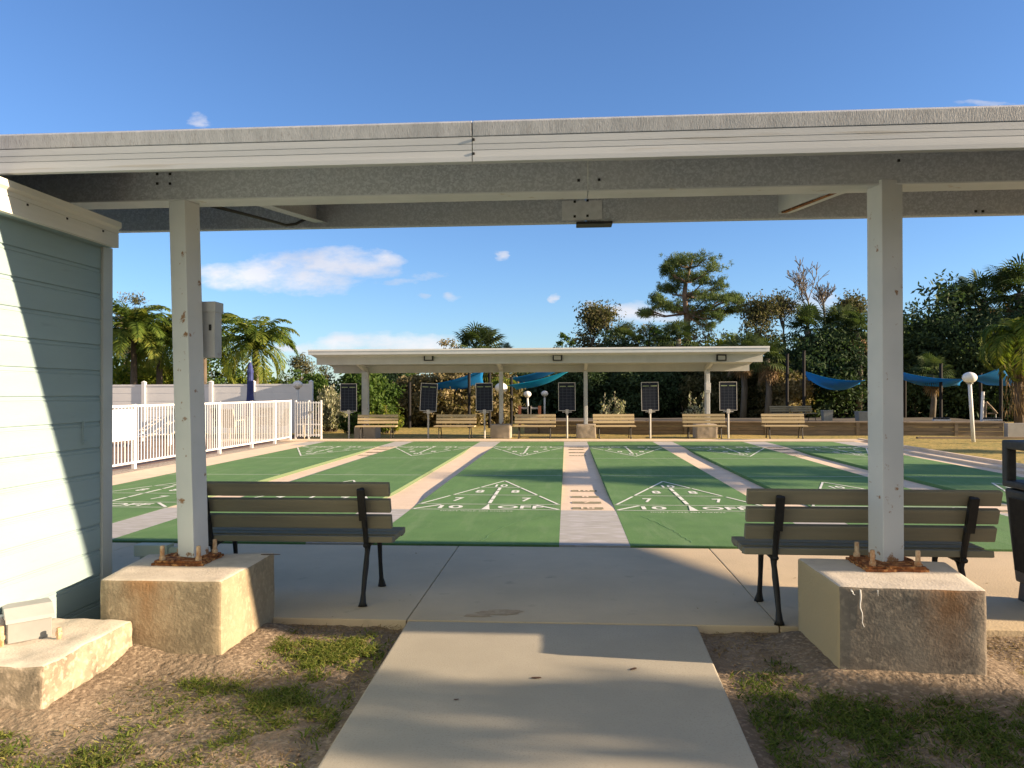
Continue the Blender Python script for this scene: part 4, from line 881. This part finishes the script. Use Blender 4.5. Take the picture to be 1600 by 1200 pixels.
def fan_palm(lb, base, h, m_=None, nf=30, size=1.0, group=None, skirt=True, name='fan_palm'):
    m_ = m_ or L_fan; base = Vector(base); o = thing(name, lb, 'palm tree', base, group); top = base+Vector((0, 0, h)); Vs = []; Fs = []; As = []; cnt = 0; pet = MB()
    def fan(az, elv, pl, L, tone, store):
        d = Vector((math.cos(az)*math.cos(elv), math.sin(az)*math.cos(elv), math.sin(elv))); c = top+d*pl-Vector((0, 0, .10*pl)); side = Vector((-math.sin(az), math.cos(az), 0)); nrm = side.cross(d)
        pet.tube([top, c], [.02*size, .012*size], 4, False)
        for k in range(17):
            a = R(-115+230*k/16); dd = d*math.cos(a)+side*math.sin(a); tip = c+dd*L*(1-.15*abs(math.sin(a)))-Vector((0, 0, .22*L))-nrm*(-.06); w = (nrm*.3+dd.cross(nrm)).normalized()*.035*size; mid = c+dd*L*.55
            store.append(([c, mid+w, tip, mid-w], tone+random.uniform(-.2, .2)))
    G_, D_ = [], []
    for k in range(nf):
        az = random.uniform(0, 6.283); e = R(random.uniform(-30, 80)); fan(az, e, size*random.uniform(.6, 1.05), size*random.uniform(.7, .95), random.uniform(.2, .8), G_)
    if skirt:
        for k in range(nf//3): fan(random.uniform(0, 6.283), R(random.uniform(-80, -50)), size*random.uniform(.5, .8), size*.7, random.uniform(.2, .8), D_)
    for nm, st, mm in (('fronds', G_, m_), ('dead_fronds', D_, L_dead)):
        if not st: continue
        V_ = np.array([[tuple(p) for p in q[0]] for q in st]).reshape(-1, 3); F_ = np.arange(len(V_)).reshape(-1, 4); mesh_np(nm, V_, F_, mm, o, np.repeat(np.clip([q[1] for q in st], 0, 1), 4))
    pet.build('petioles', m_, o); mb = MB(); mb.tube([base, base.lerp(top, .5)+Vector((.1, 0, 0)), top], [.20*size, .17*size, .16*size], 10); mb.build('trunk', M_barkgray, o, smooth=True); return o
def feather_palm(lb, base, h, m_, nf=18, L=2.0, group=None, lean=(0, 0), name='feather_palm', droop=1.0):
    base = Vector(base); o = thing(name, lb, 'palm tree', base, group); top = base+Vector((lean[0], lean[1], h)); V_ = []; A_ = []; rb = MB()
    for k in range(nf):
        az = k*2.4+random.uniform(-.3, .3); e0 = R(random.uniform(15, 85)) if k > nf*.25 else R(random.uniform(-25, 15)); tone = random.uniform(.1, .9); ll = L*random.uniform(.8, 1.1)
        if e0 < 0: tone = random.uniform(.7, 1)
        pts = []; p = top.copy(); e = e0; n = 14
        for i in range(n+1):
            pts.append(p.copy()); p = p+Vector((math.cos(az)*math.cos(e), math.sin(az)*math.cos(e), math.sin(e)))*ll/n; e -= R(7.5*droop)*(1+i*.09)
        rb.tube(pts, [.022*(1-i/n)+.005 for i in range(n+1)], 4, False); side = Vector((-math.sin(az), math.cos(az), 0))
        for i in range(1, n*3):
            t_ = i/(n*3); j = min(n-1, int(t_*n)); fr = t_*n-j; q = pts[j].lerp(pts[j+1], fr); d = (pts[j+1]-pts[j]).normalized(); l_ = .36*L/2*math.sin(math.pi*min(1, t_*.85+.12))+.08
            for s_ in (-1, 1):
                dd = (side*s_*.75+d*.55+Vector((0, 0, random.uniform(-.45, .15)))).normalized(); tip = q+dd*l_*random.uniform(.85, 1.1)-Vector((0, 0, .18*l_)); w = d*.026*max(1, L/2)*1.3; mid = q+dd*l_*.5
                V_.append([tuple(q), tuple(mid+w), tuple(tip), tuple(mid-w)]); A_.append(np.clip(tone*.6+random.uniform(0, .4), 0, 1))
    V_ = np.array(V_).reshape(-1, 3); mesh_np('fronds', V_, np.arange(len(V_)).reshape(-1, 4), m_, o, np.repeat(A_, 4)); rb.build('frond_stalks', m_, o)
    mb = MB(); mb.tube([base, base.lerp(top, .5), top], [.17, .13, .10], 10); mb.build('trunk', M_bark, o, smooth=True); return o

# --- bushes and trees behind the pool fence (left)
GL = 'bushes behind the pool fence'
def bush_px(px, pyt, w_px, Y, m_, lb, ncl=70, per=70, leaf=(.2, .09), group=GL, name='bush', depth=None, zb=0.0, hollow=.35):
    t_ = at(px, pyt, Y); h = t_.z; rw = w_px*Y/1200/2; return tree(name, lb, 'bush', (t_.x, Y, zb-.03), h, (rw, depth or rw*.8, h*.52), m_, ncl, per, leaf, .07, zc=h*.5, group=group, hollow=hollow, rc=.28*min(rw, h*.5), zmin=.05)
for i, (px, pyt, w, Y, m_, lb) in enumerate(((200, 545, 110, 32, L_yel, 'yellow green bush at the far left beside the building corner'), (262, 560, 100, 33, L_yel, 'yellow green bush behind the left shelter post'), (335, 530, 120, 34, L_mid, 'green bush seen just right of the electrical cabinet'),
    (395, 575, 110, 32, L_yel, 'yellow green bush under the round headed palm'), (455, 582, 100, 33, L_mid, 'green bush behind the globe lamp at the tall fence'), (235, 520, 150, 38, L_dark, 'dark green tall bush behind the left palms'), (495, 578, 60, 37, L_mid, 'green bush between the tall fence end and the far shelter'))):
    bush_px(px, pyt, w, Y, m_, lb)
tree('gray_conifer', 'gray green ragged conifer rising at the far left above the palms', 'tree', (at(198, 600, 44).x, 44, 0), at(204, 455, 44).z, (1.0, 1.0, 2.3), L_olive, 60, 60, (.26, .07), .14, rc=.45)
tree('gray_conifer', 'small gray conifer above the tall fence end, left of the far shelter', 'tree', (at(470, 600, 42).x, 42, 0), at(472, 552, 42).z, (1.1, 1.0, 1.6), L_olive, 50, 50, (.24, .06), .1, rc=.4)
tree('gray_conifer', 'small dark conifer peeking under the left end of the far shelter roof', 'tree', (at(507, 600, 44).x, 44, 0), at(507, 566, 44).z, (.7, .7, 1.4), L_olive, 30, 50, (.24, .06), .1, rc=.35)
GP = 'feather palms by the pool'
for (px, pyc, Y, L, h0, lb, ln) in ((213, 535, 29.5, 2.1, 0, 'feather palm with the brown trunk seen between the building and the left post', 0), (253, 548, 30.5, 1.9, 0, 'feather palm just left of the left shelter post', 0), (403, 553, 29.5, 2.0, 0, 'round headed feather palm right of the closed umbrella', 0), (322, 540, 32, 2.0, 0, 'feather palm mostly hidden behind the electrical cabinet', 0)):
    p = at(px, pyc, Y); feather_palm(lb, (p.x-.1, Y, 0), p.z+.35, L_palm, 38, L*1.08, GP, droop=.72)
# --- silver buttonwood and shrubs by the far shelter
def spray(name, lb, px, pyt, pyb, w_px, Y, m_, n=60, group=None, leaf=(.16, .06), per=26):
    "upright leafy shoots"
    b_ = at(px, pyb, Y); t_ = at(px, pyt, Y); o = thing(name, lb, 'shrub', (b_.x, Y, 0), group); rw = w_px*Y/1200/2; Ps = []; tn = []; st = MB()
    for k in range(n):
        a = random.uniform(0, 6.28); rr = rw*math.sqrt(random.random()); tip = Vector((b_.x+rr*math.cos(a), Y+rr*math.sin(a)*.7, t_.z*random.uniform(.45, 1.0)*(1-.3*(rr/rw)**2))); root = Vector((b_.x+rr*.35*math.cos(a), Y+rr*.3*math.sin(a), 0))
        mid = root.lerp(tip, .5)+Vector((.1*math.cos(a), 0, .05)); st.tube([root, mid, tip], [.012, .009, .004], 4, False); tone = random.uniform(0, .7)
        for i in range(per):
            t2 = random.uniform(.15, 1); p = root.lerp(mid, t2*2) if t2 < .5 else mid.lerp(tip, t2*2-1); Ps.append((p.x+random.gauss(0, .05), p.y+random.gauss(0, .05), p.z+random.gauss(0, .03))); tn.append(min(1, tone+random.uniform(0, .4)))
    V_, F_, A_ = leaves(np.array(Ps), leaf[0], leaf[1], np.array(tn), .8); mesh_np('leaves', V_, F_, m_, o, A_); st.build('stems', M_bark, o); return o
spray('silver_buttonwood', 'big silvery shrub between the white gate and the first scoreboard', 516, 598, 666, 56, 29.6, L_silver, 130, per=52)
GS = 'shrubs behind the far benches'
spray('leafy_shrub', 'green upright shrub behind the leftmost far bench', 607, 632, 668, 60, 28.5, L_yel, 40, GS)
spray('leafy_shrub', 'green shrub at the foot of the first scoreboard', 548, 640, 668, 36, 28.0, L_mid, 36, GS)
spray('silver_buttonwood', 'small silvery shrub in front of the hedge, right of the centre of the far shelter', 955, 606, 655, 44, 30.5, L_silver, 26, per=22)
spray('silver_buttonwood', 'pale sprigs beside the meter box under the far shelter', 1090, 598, 655, 50, 31.5, L_silver, 18, per=18)
# --- wall of hedge and vines behind the far shelter
GH = 'hedge plants behind the courts'
hed = [(575, 575, 90, 33, L_mid, 'green hedge bush behind the leftmost far post'), (625, 578, 80, 37, L_dark, 'dark green hedge bush left of the tilted scoreboard'), (705, 572, 110, 35.5, L_brown, 'brownish vine covered bush behind the tilted scoreboard'), (765, 574, 90, 36.5, L_brown, 'brownish vine covered bush behind the blue sail'),
       (655, 588, 90, 35.5, L_brown, 'brown leaved bush behind the slim black post'), (745, 600, 90, 35.5, L_brown, 'tawny bush low behind the scoreboard at the blue sail'), (690, 600, 90, 34.8, L_brown, 'tawny low bush left of the blue sail'), (600, 560, 110, 42, L_mid, 'green tree top peeking over the far shelter at the left'), (850, 565, 110, 44, L_dark, 'dark hedge bush under the middle of the far shelter'),
       (920, 560, 110, 41, L_dark, 'dark hedge bush behind the middle scoreboard'), (985, 560, 110, 41, L_dark, 'dark hedge bush left of the bright grid scoreboard'), (1050, 560, 110, 42, L_dark, 'dark hedge bush behind the bright grid scoreboard'), (1120, 560, 100, 41, L_olive, 'olive hedge bush behind the rightmost scoreboard'), (1180, 548, 90, 40, L_olive, 'olive vine covered bush at the right end of the far shelter'),
       (1225, 575, 70, 38, L_brown, 'brownish bush just right of the far shelter'), (1280, 508, 150, 39, L_dark, 'tall dark bush left of the right shelter post'), (1345, 500, 150, 40, L_dark, 'tall dark bush right behind the right shelter post'), (1430, 474, 150, 41, L_dark, 'tall leafy dark bush just right of the right shelter post'),
       (1495, 490, 150, 40.5, L_dark, 'dark bush behind the globe lamp on the lawn'), (1555, 492, 150, 40, L_dark, 'dark bush at the right behind the peaked sail'), (1630, 485, 160, 40, L_dark, 'dark bush cut by the right edge of the picture')]
for (px, pyt, w, Y, m_, lb) in hed: bush_px(px, pyt, w, Y, m_, lb, 150, 110, (.20, .095), GH, 'hedge_bush', depth=1.6, hollow=.25)
fill = []
for i in range(26):
    px = 560+i*44; Y = 42+random.uniform(-1, 3); pyt = 592 if px < 1220 else 545
    fill.append((px, pyt, Y))
Pz = []; tn = []
for (px, pyt, Y) in fill:
    t_ = at(px, pyt, Y); n = 1700; P = np.stack([RNG.normal(t_.x, 1.1, n), RNG.normal(Y+1, 1.0, n), RNG.uniform(0, t_.z, n)], 1); Pz.append(P); tn.append(RNG.uniform(0, .6, n))
V_, F_, A_ = leaves(np.concatenate(Pz), .34, .17, np.concatenate(tn)); tag(mesh_np('undergrowth', V_, F_, L_dark, None, A_), 'dense dark undergrowth behind the hedge bushes', 'undergrowth', kind='stuff')
# off to the right the wood goes on
for i in range(11):
    x = 21+i*2.6+random.uniform(-1, 1); y = 42-i*.25+random.uniform(-1.5, 1.5); h = random.uniform(6.2, 8.0)
    tree('hedge_bush', 'tall dark tree of the wood beyond the right edge', 'tree', (x, y, 0), h, (2.4, 2.2, h*.5), L_dark, 90, 60, (.34, .16), .15, zc=h*.52, group='trees beyond the right edge', rc=.9)
# --- fan palms
GF = 'fan palms in the tree line'
for (px, pyc, Y, sz, lb) in ((745, 547, 44, 1.25, 'fan palm crown above the far shelter, left of the middle'), (788, 556, 47, .9, 'small fan palm tip just right of the palm over the far shelter'), (975, 530, 46, 1.2, 'fan palm left of the tall pine above the shelter'), (1013, 533, 48, 1.2, 'fan palm close left of the pine trunk'),
                            (1060, 530, 44, 1.3, 'fan palm right at the foot of the pine crown'), (1160, 552, 38, 1.2, 'fan palm over the right end of the far shelter'), (1198, 560, 37, 1.2, 'fan palm right of the far shelter roof end'), (1262, 515, 40, 1.4, 'fan palm in front of the bare tree'), (1312, 512, 40.5, 1.4, 'fan palm left of the right shelter post top'),
                            (1340, 518, 39, 1.2, 'fan palm touching the right shelter post'), (1492, 484, 43.5, 1.5, 'fan palm above the lawn globe lamp'), (1535, 470, 44, 1.8, 'large fan palm high at the right'), (1592, 458, 43, 2.0, 'tallest fan palm cut by the right edge'), (777, 585, 36, 1.0, 'yellowing fan palm behind the rusty far post'), (1455, 585, 34.5, .9, 'low fan palm in shade behind the long sail')):
    p = at(px, pyc, Y); fan_palm(lb, (p.x, Y, 0), p.z, L_fan if px != 777 else L_palm, 40 if px in (745, 1262, 1312) else 34, sz*(.95 if px == 745 else .70 if px < 1400 else .72), GF)
p = at(1590, 535, 29); feather_palm('yellow green feather palm with brown hanging fronds at the right edge', (p.x+.3, 29.5, 0), p.z+.2, L_palm, 30, 2.2, None, name='date_palm', droop=1.15)
p = at(1590, 590, 29.5); o = MB(); Vd = []; 
Pd = np.stack([RNG.normal(p.x+.25, .28, 900), RNG.normal(29.4, .28, 900), RNG.uniform(.6, p.z+.7, 900)], 1); V_, F_, A_ = leaves(Pd, .5, .04, RNG.uniform(0, 1, 900), -3.0)
tag(mesh_np('dead_frond_skirt', V_, F_, L_dead, None, A_), 'skirt of brown dead fronds hanging on the palm at the right edge', 'dead fronds')
# --- tall slash pine
PY = 54.0
def pine():
    b_ = at(1073, 600, PY); o = thing('pine_tree', 'tall spreading pine with a round open crown above the far shelter', 'tree', (b_.x, PY, 0)); mb = MB()
    tr_ = [(1073, 600), (1074, 560), (1074, 520), (1073, 490), (1069, 462), (1072, 440), (1078, 418), (1082, 402)]
    pts = [at(a, c_, PY) for a, c_ in tr_]; pts[0].z = 0; mb.tube(pts, [.27, .25, .24, .21, .17, .13, .09, .05], 10)
    cl = [(1073, 402, 20, 8), (1055, 408, 16, 8), (1095, 408, 18, 9), (1042, 420, 12, 8), (1108, 422, 15, 8), (1078, 424, 24, 10), (1058, 432, 14, 8), (1098, 440, 18, 9), (1042, 446, 13, 6), (1052, 450, 14, 6), (1125, 445, 14, 9), (1115, 455, 18, 9), (1138, 462, 14, 6), (1150, 472, 13, 5), (1128, 472, 17, 7),
          (1100, 466, 20, 9), (1082, 458, 15, 8), (1022, 468, 9, 6), (1030, 476, 14, 7), (1018, 484, 13, 6), (1008, 490, 9, 5), (1045, 482, 15, 7), (1062, 478, 16, 8), (1080, 482, 18, 8), (1100, 484, 18, 7), (1122, 486, 17, 7), (1144, 484, 13, 5), (1155, 484, 9, 4), (1092, 496, 15, 6), (1115, 498, 14, 6), (1105, 510, 11, 6), (1145, 465, 10, 5), (1040, 424, 9, 6), (1070, 412, 22, 9), (1088, 430, 20, 9)]
    Ps = []; tn = []
    for (px, py, rx, rz) in cl:
        c = at(px, py, PY); c.y += random.uniform(-2.2, 2.2)*(rx/20); rx_ = rx*PY/1200; rz_ = rz*PY/1200; j = min(range(3, 8), key=lambda i: abs(pts[i].z-(c.z-.6))); s_ = pts[j]; mid = s_.lerp(c, .55)+Vector((0, 0, -.25)); mb.tube([s_, mid, c], [.085, .055, .02], 6)
        for k in range(7):
            q = c+Vector((random.uniform(-rx_, rx_), random.uniform(-rx_, rx_)*.8, random.uniform(-rz_, rz_))); mb.tube([mid.lerp(c, random.random()), q], [.022, .008], 4, False)
        tuft = 40; tone = random.uniform(0, .5)
        for k in range(tuft):
            d = Vector((random.gauss(0, .55), random.gauss(0, .5), random.gauss(0, .55))); q = c+Vector((d.x*rx_, d.y*rx_, d.z*rz_))
            for i in range(22): Ps.append((q.x+random.gauss(0, .10), q.y+random.gauss(0, .10), q.z+random.gauss(0, .08))); tn.append(min(1, tone+random.uniform(0, .5)))
    V_, F_, A_ = leaves(np.array(Ps), .27, .042, np.array(tn), .25); mesh_np('needles', V_, F_, L_pine, o, A_); mb.build('trunk', mat('pine_bark', (.20, .15, .12), (.12, .09, .07), 4, .95), o, smooth=True)
pine()
# --- bare trees
def bare(px, pyt, pyb, Y, lb, seed, spread=.55, name='bare_tree', leafy=None):
    rnd = random.Random(seed); b_ = at(px, pyb, Y); t_ = at(px, pyt, Y); o = thing(name, lb, 'tree', (b_.x, Y, 0)); mb = MB(); H = t_.z-b_.z; tips = []
    def grow(p, d, L, r_, lev):
        n = 4; pts = [p]; q = p.copy()
        for i in range(n): d = (d+Vector((rnd.gauss(0, .08), rnd.gauss(0, .08), .03))).normalized(); q = q+d*L/n; pts.append(q.copy())
        mb.tube(pts, [max(.017, r_*(1-.5*i/n)) for i in range(n+1)], 6 if lev < 2 else 4, False)
        if lev >= 5: tips.append(q); return
        for k in range(rnd.choice((3, 3, 4)) if lev < 3 else 2):
            a = rnd.uniform(0, 6.28); s_ = rnd.uniform(.3, spread+.15); dd = (d+Vector((math.cos(a)*s_, math.sin(a)*s_, rnd.uniform(.0, .15)))).normalized(); st = pts[rnd.choice((2, 3, 4))] if lev else pts[rnd.choice((3, 4))]; grow(st, dd, L*rnd.uniform(.62, .84), r_*.58, lev+1)
    base = Vector((b_.x, Y, 0)); mb.tube([base, (b_.x, Y, b_.z)], [.13, .10], 8); grow(Vector((b_.x, Y, b_.z)), Vector((0, 0, 1)), H*.37, .095, 0)
    mb.build('trunk', M_barkgray, o, smooth=True)
    if leafy:
        P = np.array([tuple(p) for p in tips]); P = np.repeat(P, leafy, 0)+RNG.normal(size=(len(P)*leafy, 3))*.28; V_, F_, A_ = leaves(P, .2, .09, RNG.uniform(0, 1, len(P))); mesh_np('crown', V_, F_, L_olive, o, A_)
    return o
bare(1263, 418, 520, 48, 'bare leafless tree with many fine twigs right of the pine', 5, .75)
bare(1290, 440, 515, 46, 'smaller bare tree leaning right beside the leafless one', 17, .75)
bare(1226, 470, 540, 47, 'thin dark tree with a few leaves left of the bare tree', 3, .5, 'thin_tree', 7)
bare(1188, 474, 560, 46, 'thin gray leaved tree between the pine and the bare tree', 12, .45, 'thin_tree', 16)
bare(1328, 470, 540, 47, 'sparse brown leaved tree left of the right shelter post', 21, .5, 'thin_tree', 14)
bare(925, 489, 560, 46, 'brownish sparse tree above the far shelter, left of the pine', 31, .42, 'thin_tree', 24)
for (px, pyt, w, Y, m_, lb) in ((885, 532, 36, 45, L_mid, 'small green tree tip left of the brownish tree'), (928, 505, 60, 46.5, L_olive, 'olive crown of the sparse tree above the far shelter'), (1000, 525, 80, 47, L_olive, 'olive tree row left of the pine trunk'), (1095, 515, 60, 47, L_brown, 'brown yellow tree right of the pine trunk'), (1125, 512, 70, 46, L_yel, 'yellow green tree right of the pine trunk'),
                               (1050, 522, 80, 46, L_mid, 'green tree behind the pine trunk'), (955, 530, 60, 45, L_dark, 'dark tree low over the middle of the far shelter'), (1190, 500, 60, 44, L_olive, 'gray olive tree above the right end of the far shelter'), (635, 555, 40, 46, L_brown, 'brown twiggy tree top peeking over the far shelter roof'), (700, 545, 50, 46, L_brown, 'brown twiggy tree top left of the palm over the far shelter'), (1140, 530, 60, 48, L_brown, 'thin brown tree tops beside the yellow green tree')):
    bush_px(px, pyt-10, w*1.45, Y, m_, lb, 90, 75, (.22, .09), 'trees behind the far shelter', 'background_tree', hollow=.3)

# ------------------------------------------------------------ off frame at the right: palms and hedge whose shade falls on courts and path
for i, (x, y, h) in enumerate(((23, 11.6, 5.6), (27, 12.3, 5.9), (25.0, 18.6, 5.3), (34, 12.6, 6.4))):
    fan_palm('sabal palm standing to the right of the courts', (x, y, 0), h, L_fan, 34, 1.15, 'sabal palms beside the courts', name='sabal_palm')
for i in range(8):
    y = -7.0+i*1.28; h = 4.6+random.uniform(-.12, .12)+(.6 if i < 6 else 0)
    tree('garden_hedge', 'clipped green hedge bush beside the path to the right', 'bush', (14.2+random.uniform(-.3, .3), y, 0), h, (.9, .85, h*.5), L_mid, 150, 90, (.18, .11), .06, zc=h*.5, group='hedge bushes right of the path', rc=.35, hollow=.2)

# ------------------------------------------------------------ grass, straw, leaves, gravel near the camera
def blades(n, fn, hgt, wid, m_, name, lb, tone=(0, 1), flat=.5):
    pts = []
    while len(pts) < n:
        x, y = RNG.uniform(-4.2, 4.0, 4000), RNG.uniform(1.6, 5.04, 4000); k = RNG.uniform(0, 1, 4000) < fn(x, y); pts += list(zip(x[k], y[k]))
    P = np.array(pts[:n]); a = RNG.uniform(0, 6.28, n); b_ = RNG.uniform(0, 6.28, n); h = hgt*RNG.uniform(.5, 1.3, n); w = wid*RNG.uniform(.7, 1.3, n)
    B = np.stack([P[:, 0], P[:, 1], np.full(n, -.043)], 1); S_ = np.stack([np.cos(a), np.sin(a), 0*a], 1)*w[:, None]; lean = np.stack([np.cos(b_), np.sin(b_), 0*a], 1)*(h*flat)[:, None]*RNG.uniform(.4, 1.8, (n, 1)); T = B+lean; T[:, 2] += h
    Mi = B+lean*.4; Mi[:, 2] += h*.65
    V_ = np.stack([B-S_, B+S_, Mi+S_*.8, T, Mi-S_*.8], 1).reshape(-1, 3); i0 = np.arange(n)*5; F_ = np.concatenate([np.stack([i0, i0+1, i0+2, i0+4], 1)]); F3 = np.stack([i0+4, i0+2, i0+3, i0+3], 1)
    V_ = np.stack([B-S_, B+S_, Mi+S_*.8, Mi-S_*.8, Mi-S_*.8, Mi+S_*.8, T+S_*.15, T-S_*.15], 1).reshape(-1, 3); F_ = np.arange(8*n).reshape(-1, 4)
    return tag(mesh_np(name, V_, F_, m_, None, np.repeat(RNG.uniform(tone[0], tone[1], n), 8)), lb, 'grass', kind='stuff')
def blob(x, y, L):
    v = np.zeros_like(x); x = x+.12*np.sin(9*y+2)+.07*np.sin(23*y+4*x); y = y+.10*np.sin(8*x+1)+.05*np.sin(21*x-7*y)
    for (cx, cy, rx, ry, w) in L: v = np.maximum(v, w*np.clip(1.25-np.hypot((x-cx)/rx, (y-cy)/ry), 0, 1)**.8)
    return v
def patchy(x, y): return .5+.5*np.sin(5.1*x+2.3*y)*np.sin(3.3*y-4.1*x+1)+.3*np.sin(17*x+5)*np.sin(15*y)
LP = [(-1.7, 3.6, 1.0, 1.1, .10), (-1.55, 4.55, .55, .28, 1), (-1.62, 3.85, .42, .18, .9), (-1.4, 3.45, .5, .2, .8), (-2.0, 2.9, 1.0, .25, .55), (-2.75, 3.3, .3, .25, .7), (-1.2, 4.2, .25, .5, .5), (-2.0, 3.2, .3, .12, .4)]
RP = [(1.8, 3.4, 1.3, .9, .33), (1.3, 3.6, .6, .55, 1), (2.1, 3.5, .8, .5, 1), (1.7, 2.9, .9, .5, 1), (2.6, 3.9, .5, .3, .5), (1.15, 4.1, .25, .35, .5), (1.6, 4.05, .7, .2, .6)]
onpath = lambda x, y: ((x > -1.08) & (x < .86)).astype(float)
blades(14000, lambda x, y: .8*blob(x, y, LP)*np.clip(patchy(x*1.4, y*1.4), .0, 1)**2*(1-onpath(x, y)), .022, .0042, L_grass, 'lawn_grass', 'patches of short green grass on the bare soil left of the path', (.2, 1), 1.5)
blades(18000, lambda x, y: blob(x, y, RP)*np.clip(patchy(x*1.5, y*1.5), .05, 1)*(1-onpath(x, y)), .022, .0042, L_grass, 'lawn_grass', 'short matted grass around the foot of the right footing', (0, .7), 1.5)
blades(26000, lambda x, y: .6*(1-onpath(x, y))*np.clip(patchy(y*1.5, x), .1, 1), .018, .0022, L_straw, 'straw_litter', 'dry straw scattered over the bare soil', (0, 1), 2.5)
n = 2600; x = RNG.uniform(-3.1, 3.2, n); y = RNG.uniform(2.6, 5.03, n); k = (x < -1.1) | (x > .88); x, y = x[k], y[k]; n = len(x); s_ = RNG.uniform(.004, .013, n)
base = np.array([(1, 0, 0), (0, 1, 0), (-1, 0, 0), (0, -1, 0), (0, 0, .8), (0, 0, -.8)]); V_ = base[None]*s_[:, None, None]*RNG.uniform(.6, 1.3, (n, 6, 1))+np.stack([x, y, np.full(n, -.043)], 1)[:, None]
tri = np.array([(0, 1, 4), (1, 2, 4), (2, 3, 4), (3, 0, 4), (1, 0, 5), (2, 1, 5), (3, 2, 5), (0, 3, 5)]); F_ = (tri[None]+6*np.arange(n)[:, None, None]).reshape(-1, 3)
tag(mesh_np('pebbles', V_.reshape(-1, 3), F_, mat('clods', (.30, .23, .16), (.17, .12, .08), 9, .95), None), 'small clods and pebbles on the bare soil', 'pebbles', kind='stuff')
n = 420; x = RNG.uniform(-3.0, 3.3, n); y = np.where(RNG.uniform(0, 1, n) < .75, RNG.uniform(2.6, 5.1, n), RNG.uniform(5.1, 7.4, n)); k = ((x < -1.1) | (x > .9)) & ((y < 5.05) | (RNG.uniform(0, 1, n) < .35)); x, y = x[k], y[k]
zz = np.where(y > 5.06, .006, -.022); Pn = np.stack([x, y, zz], 1); aa = RNG.uniform(0, 6.28, len(x)); ll = RNG.uniform(.006, .020, len(x)); d1 = np.stack([np.cos(aa), np.sin(aa), 0*aa+.15], 1)*ll[:, None]; d2 = np.stack([-np.sin(aa), np.cos(aa), 0*aa], 1)*ll[:, None]*.4
V_ = np.stack([Pn-d1, Pn-d2, Pn+d1, Pn+d2], 1).reshape(-1, 3); tag(mesh_np('leaf_litter', V_, np.arange(len(V_)).reshape(-1, 4), L_dead, None, np.repeat(RNG.uniform(0, .8, len(x)), 4)), 'small dry leaves scattered over the soil and slab', 'leaf litter', kind='stuff')
M_leafd = mat('dead_leaf', (.10, .05, .025), (.06, .035, .02), 30, .8)
def dead_leaf(px, py, s_, lb, ang):
    p = gz(px, py); mb = MB(); n = 10; ring = []
    for k in range(n): a = 2*math.pi*k/n; ring.append((p.x+math.cos(ang)*s_*math.cos(a)-math.sin(ang)*s_*.45*math.sin(a), p.y+math.sin(ang)*s_*math.cos(a)+math.cos(ang)*s_*.45*math.sin(a), .003+.002*abs(math.sin(2*a))))
    mb.add([(p.x, p.y, .004)]+ring, [(0, 1+k, 1+(k+1) % n) for k in range(n)]); tag(mb.build('dead_leaf', M_leafd), lb, 'leaf', 'dead leaves on the path')
dead_leaf(838, 1060, .028, 'dark brown dead leaf near the middle of the path', .1); dead_leaf(990, 1046, .026, 'reddish dead leaf at the right of the path', .8); dead_leaf(713, 1094, .014, 'small dark leaf toward the left of the path', .3)
for (px, py, s_) in ((953, 1040, .007), (970, 1037, .007), (1003, 1049, .006), (1022, 1025, .006), (975, 1105, .006)): pass
# rusty stain and twigs on the walkway slab
st = MB()
for (px, py, w) in ((775, 958, .13), (790, 955, .09), (745, 962, .08)):
    p = gz(px, py); n = 16; vs = [(p.x+w*1.6*math.cos(2*math.pi*k/n)*random.uniform(.6, 1), p.y+w*.5*math.sin(2*math.pi*k/n)*random.uniform(.6, 1)) for k in range(n)]
    st.add([(a, c_, .0022+.0006*w*10) for a, c_ in vs], [tuple(range(n))])
st.build('leaf_stain', mat('stain', (.40, .29, .17), (.50, .39, .25), 18, .9), bpy.data.objects['walkway'])
tw_ = MB(); p = gz(425, 865, .43)
q = [at(408, 858, 5.0), at(416, 855, 5.0), at(428, 859, 5.0), at(438, 861, 5.0)]
for v in q: v.z = .437
tw_.tube(q, [.003, .004, .004, .002], 6); tag(tw_.build('twig', M_bark), 'curled dry twig on the back corner of the left footing', 'twig')
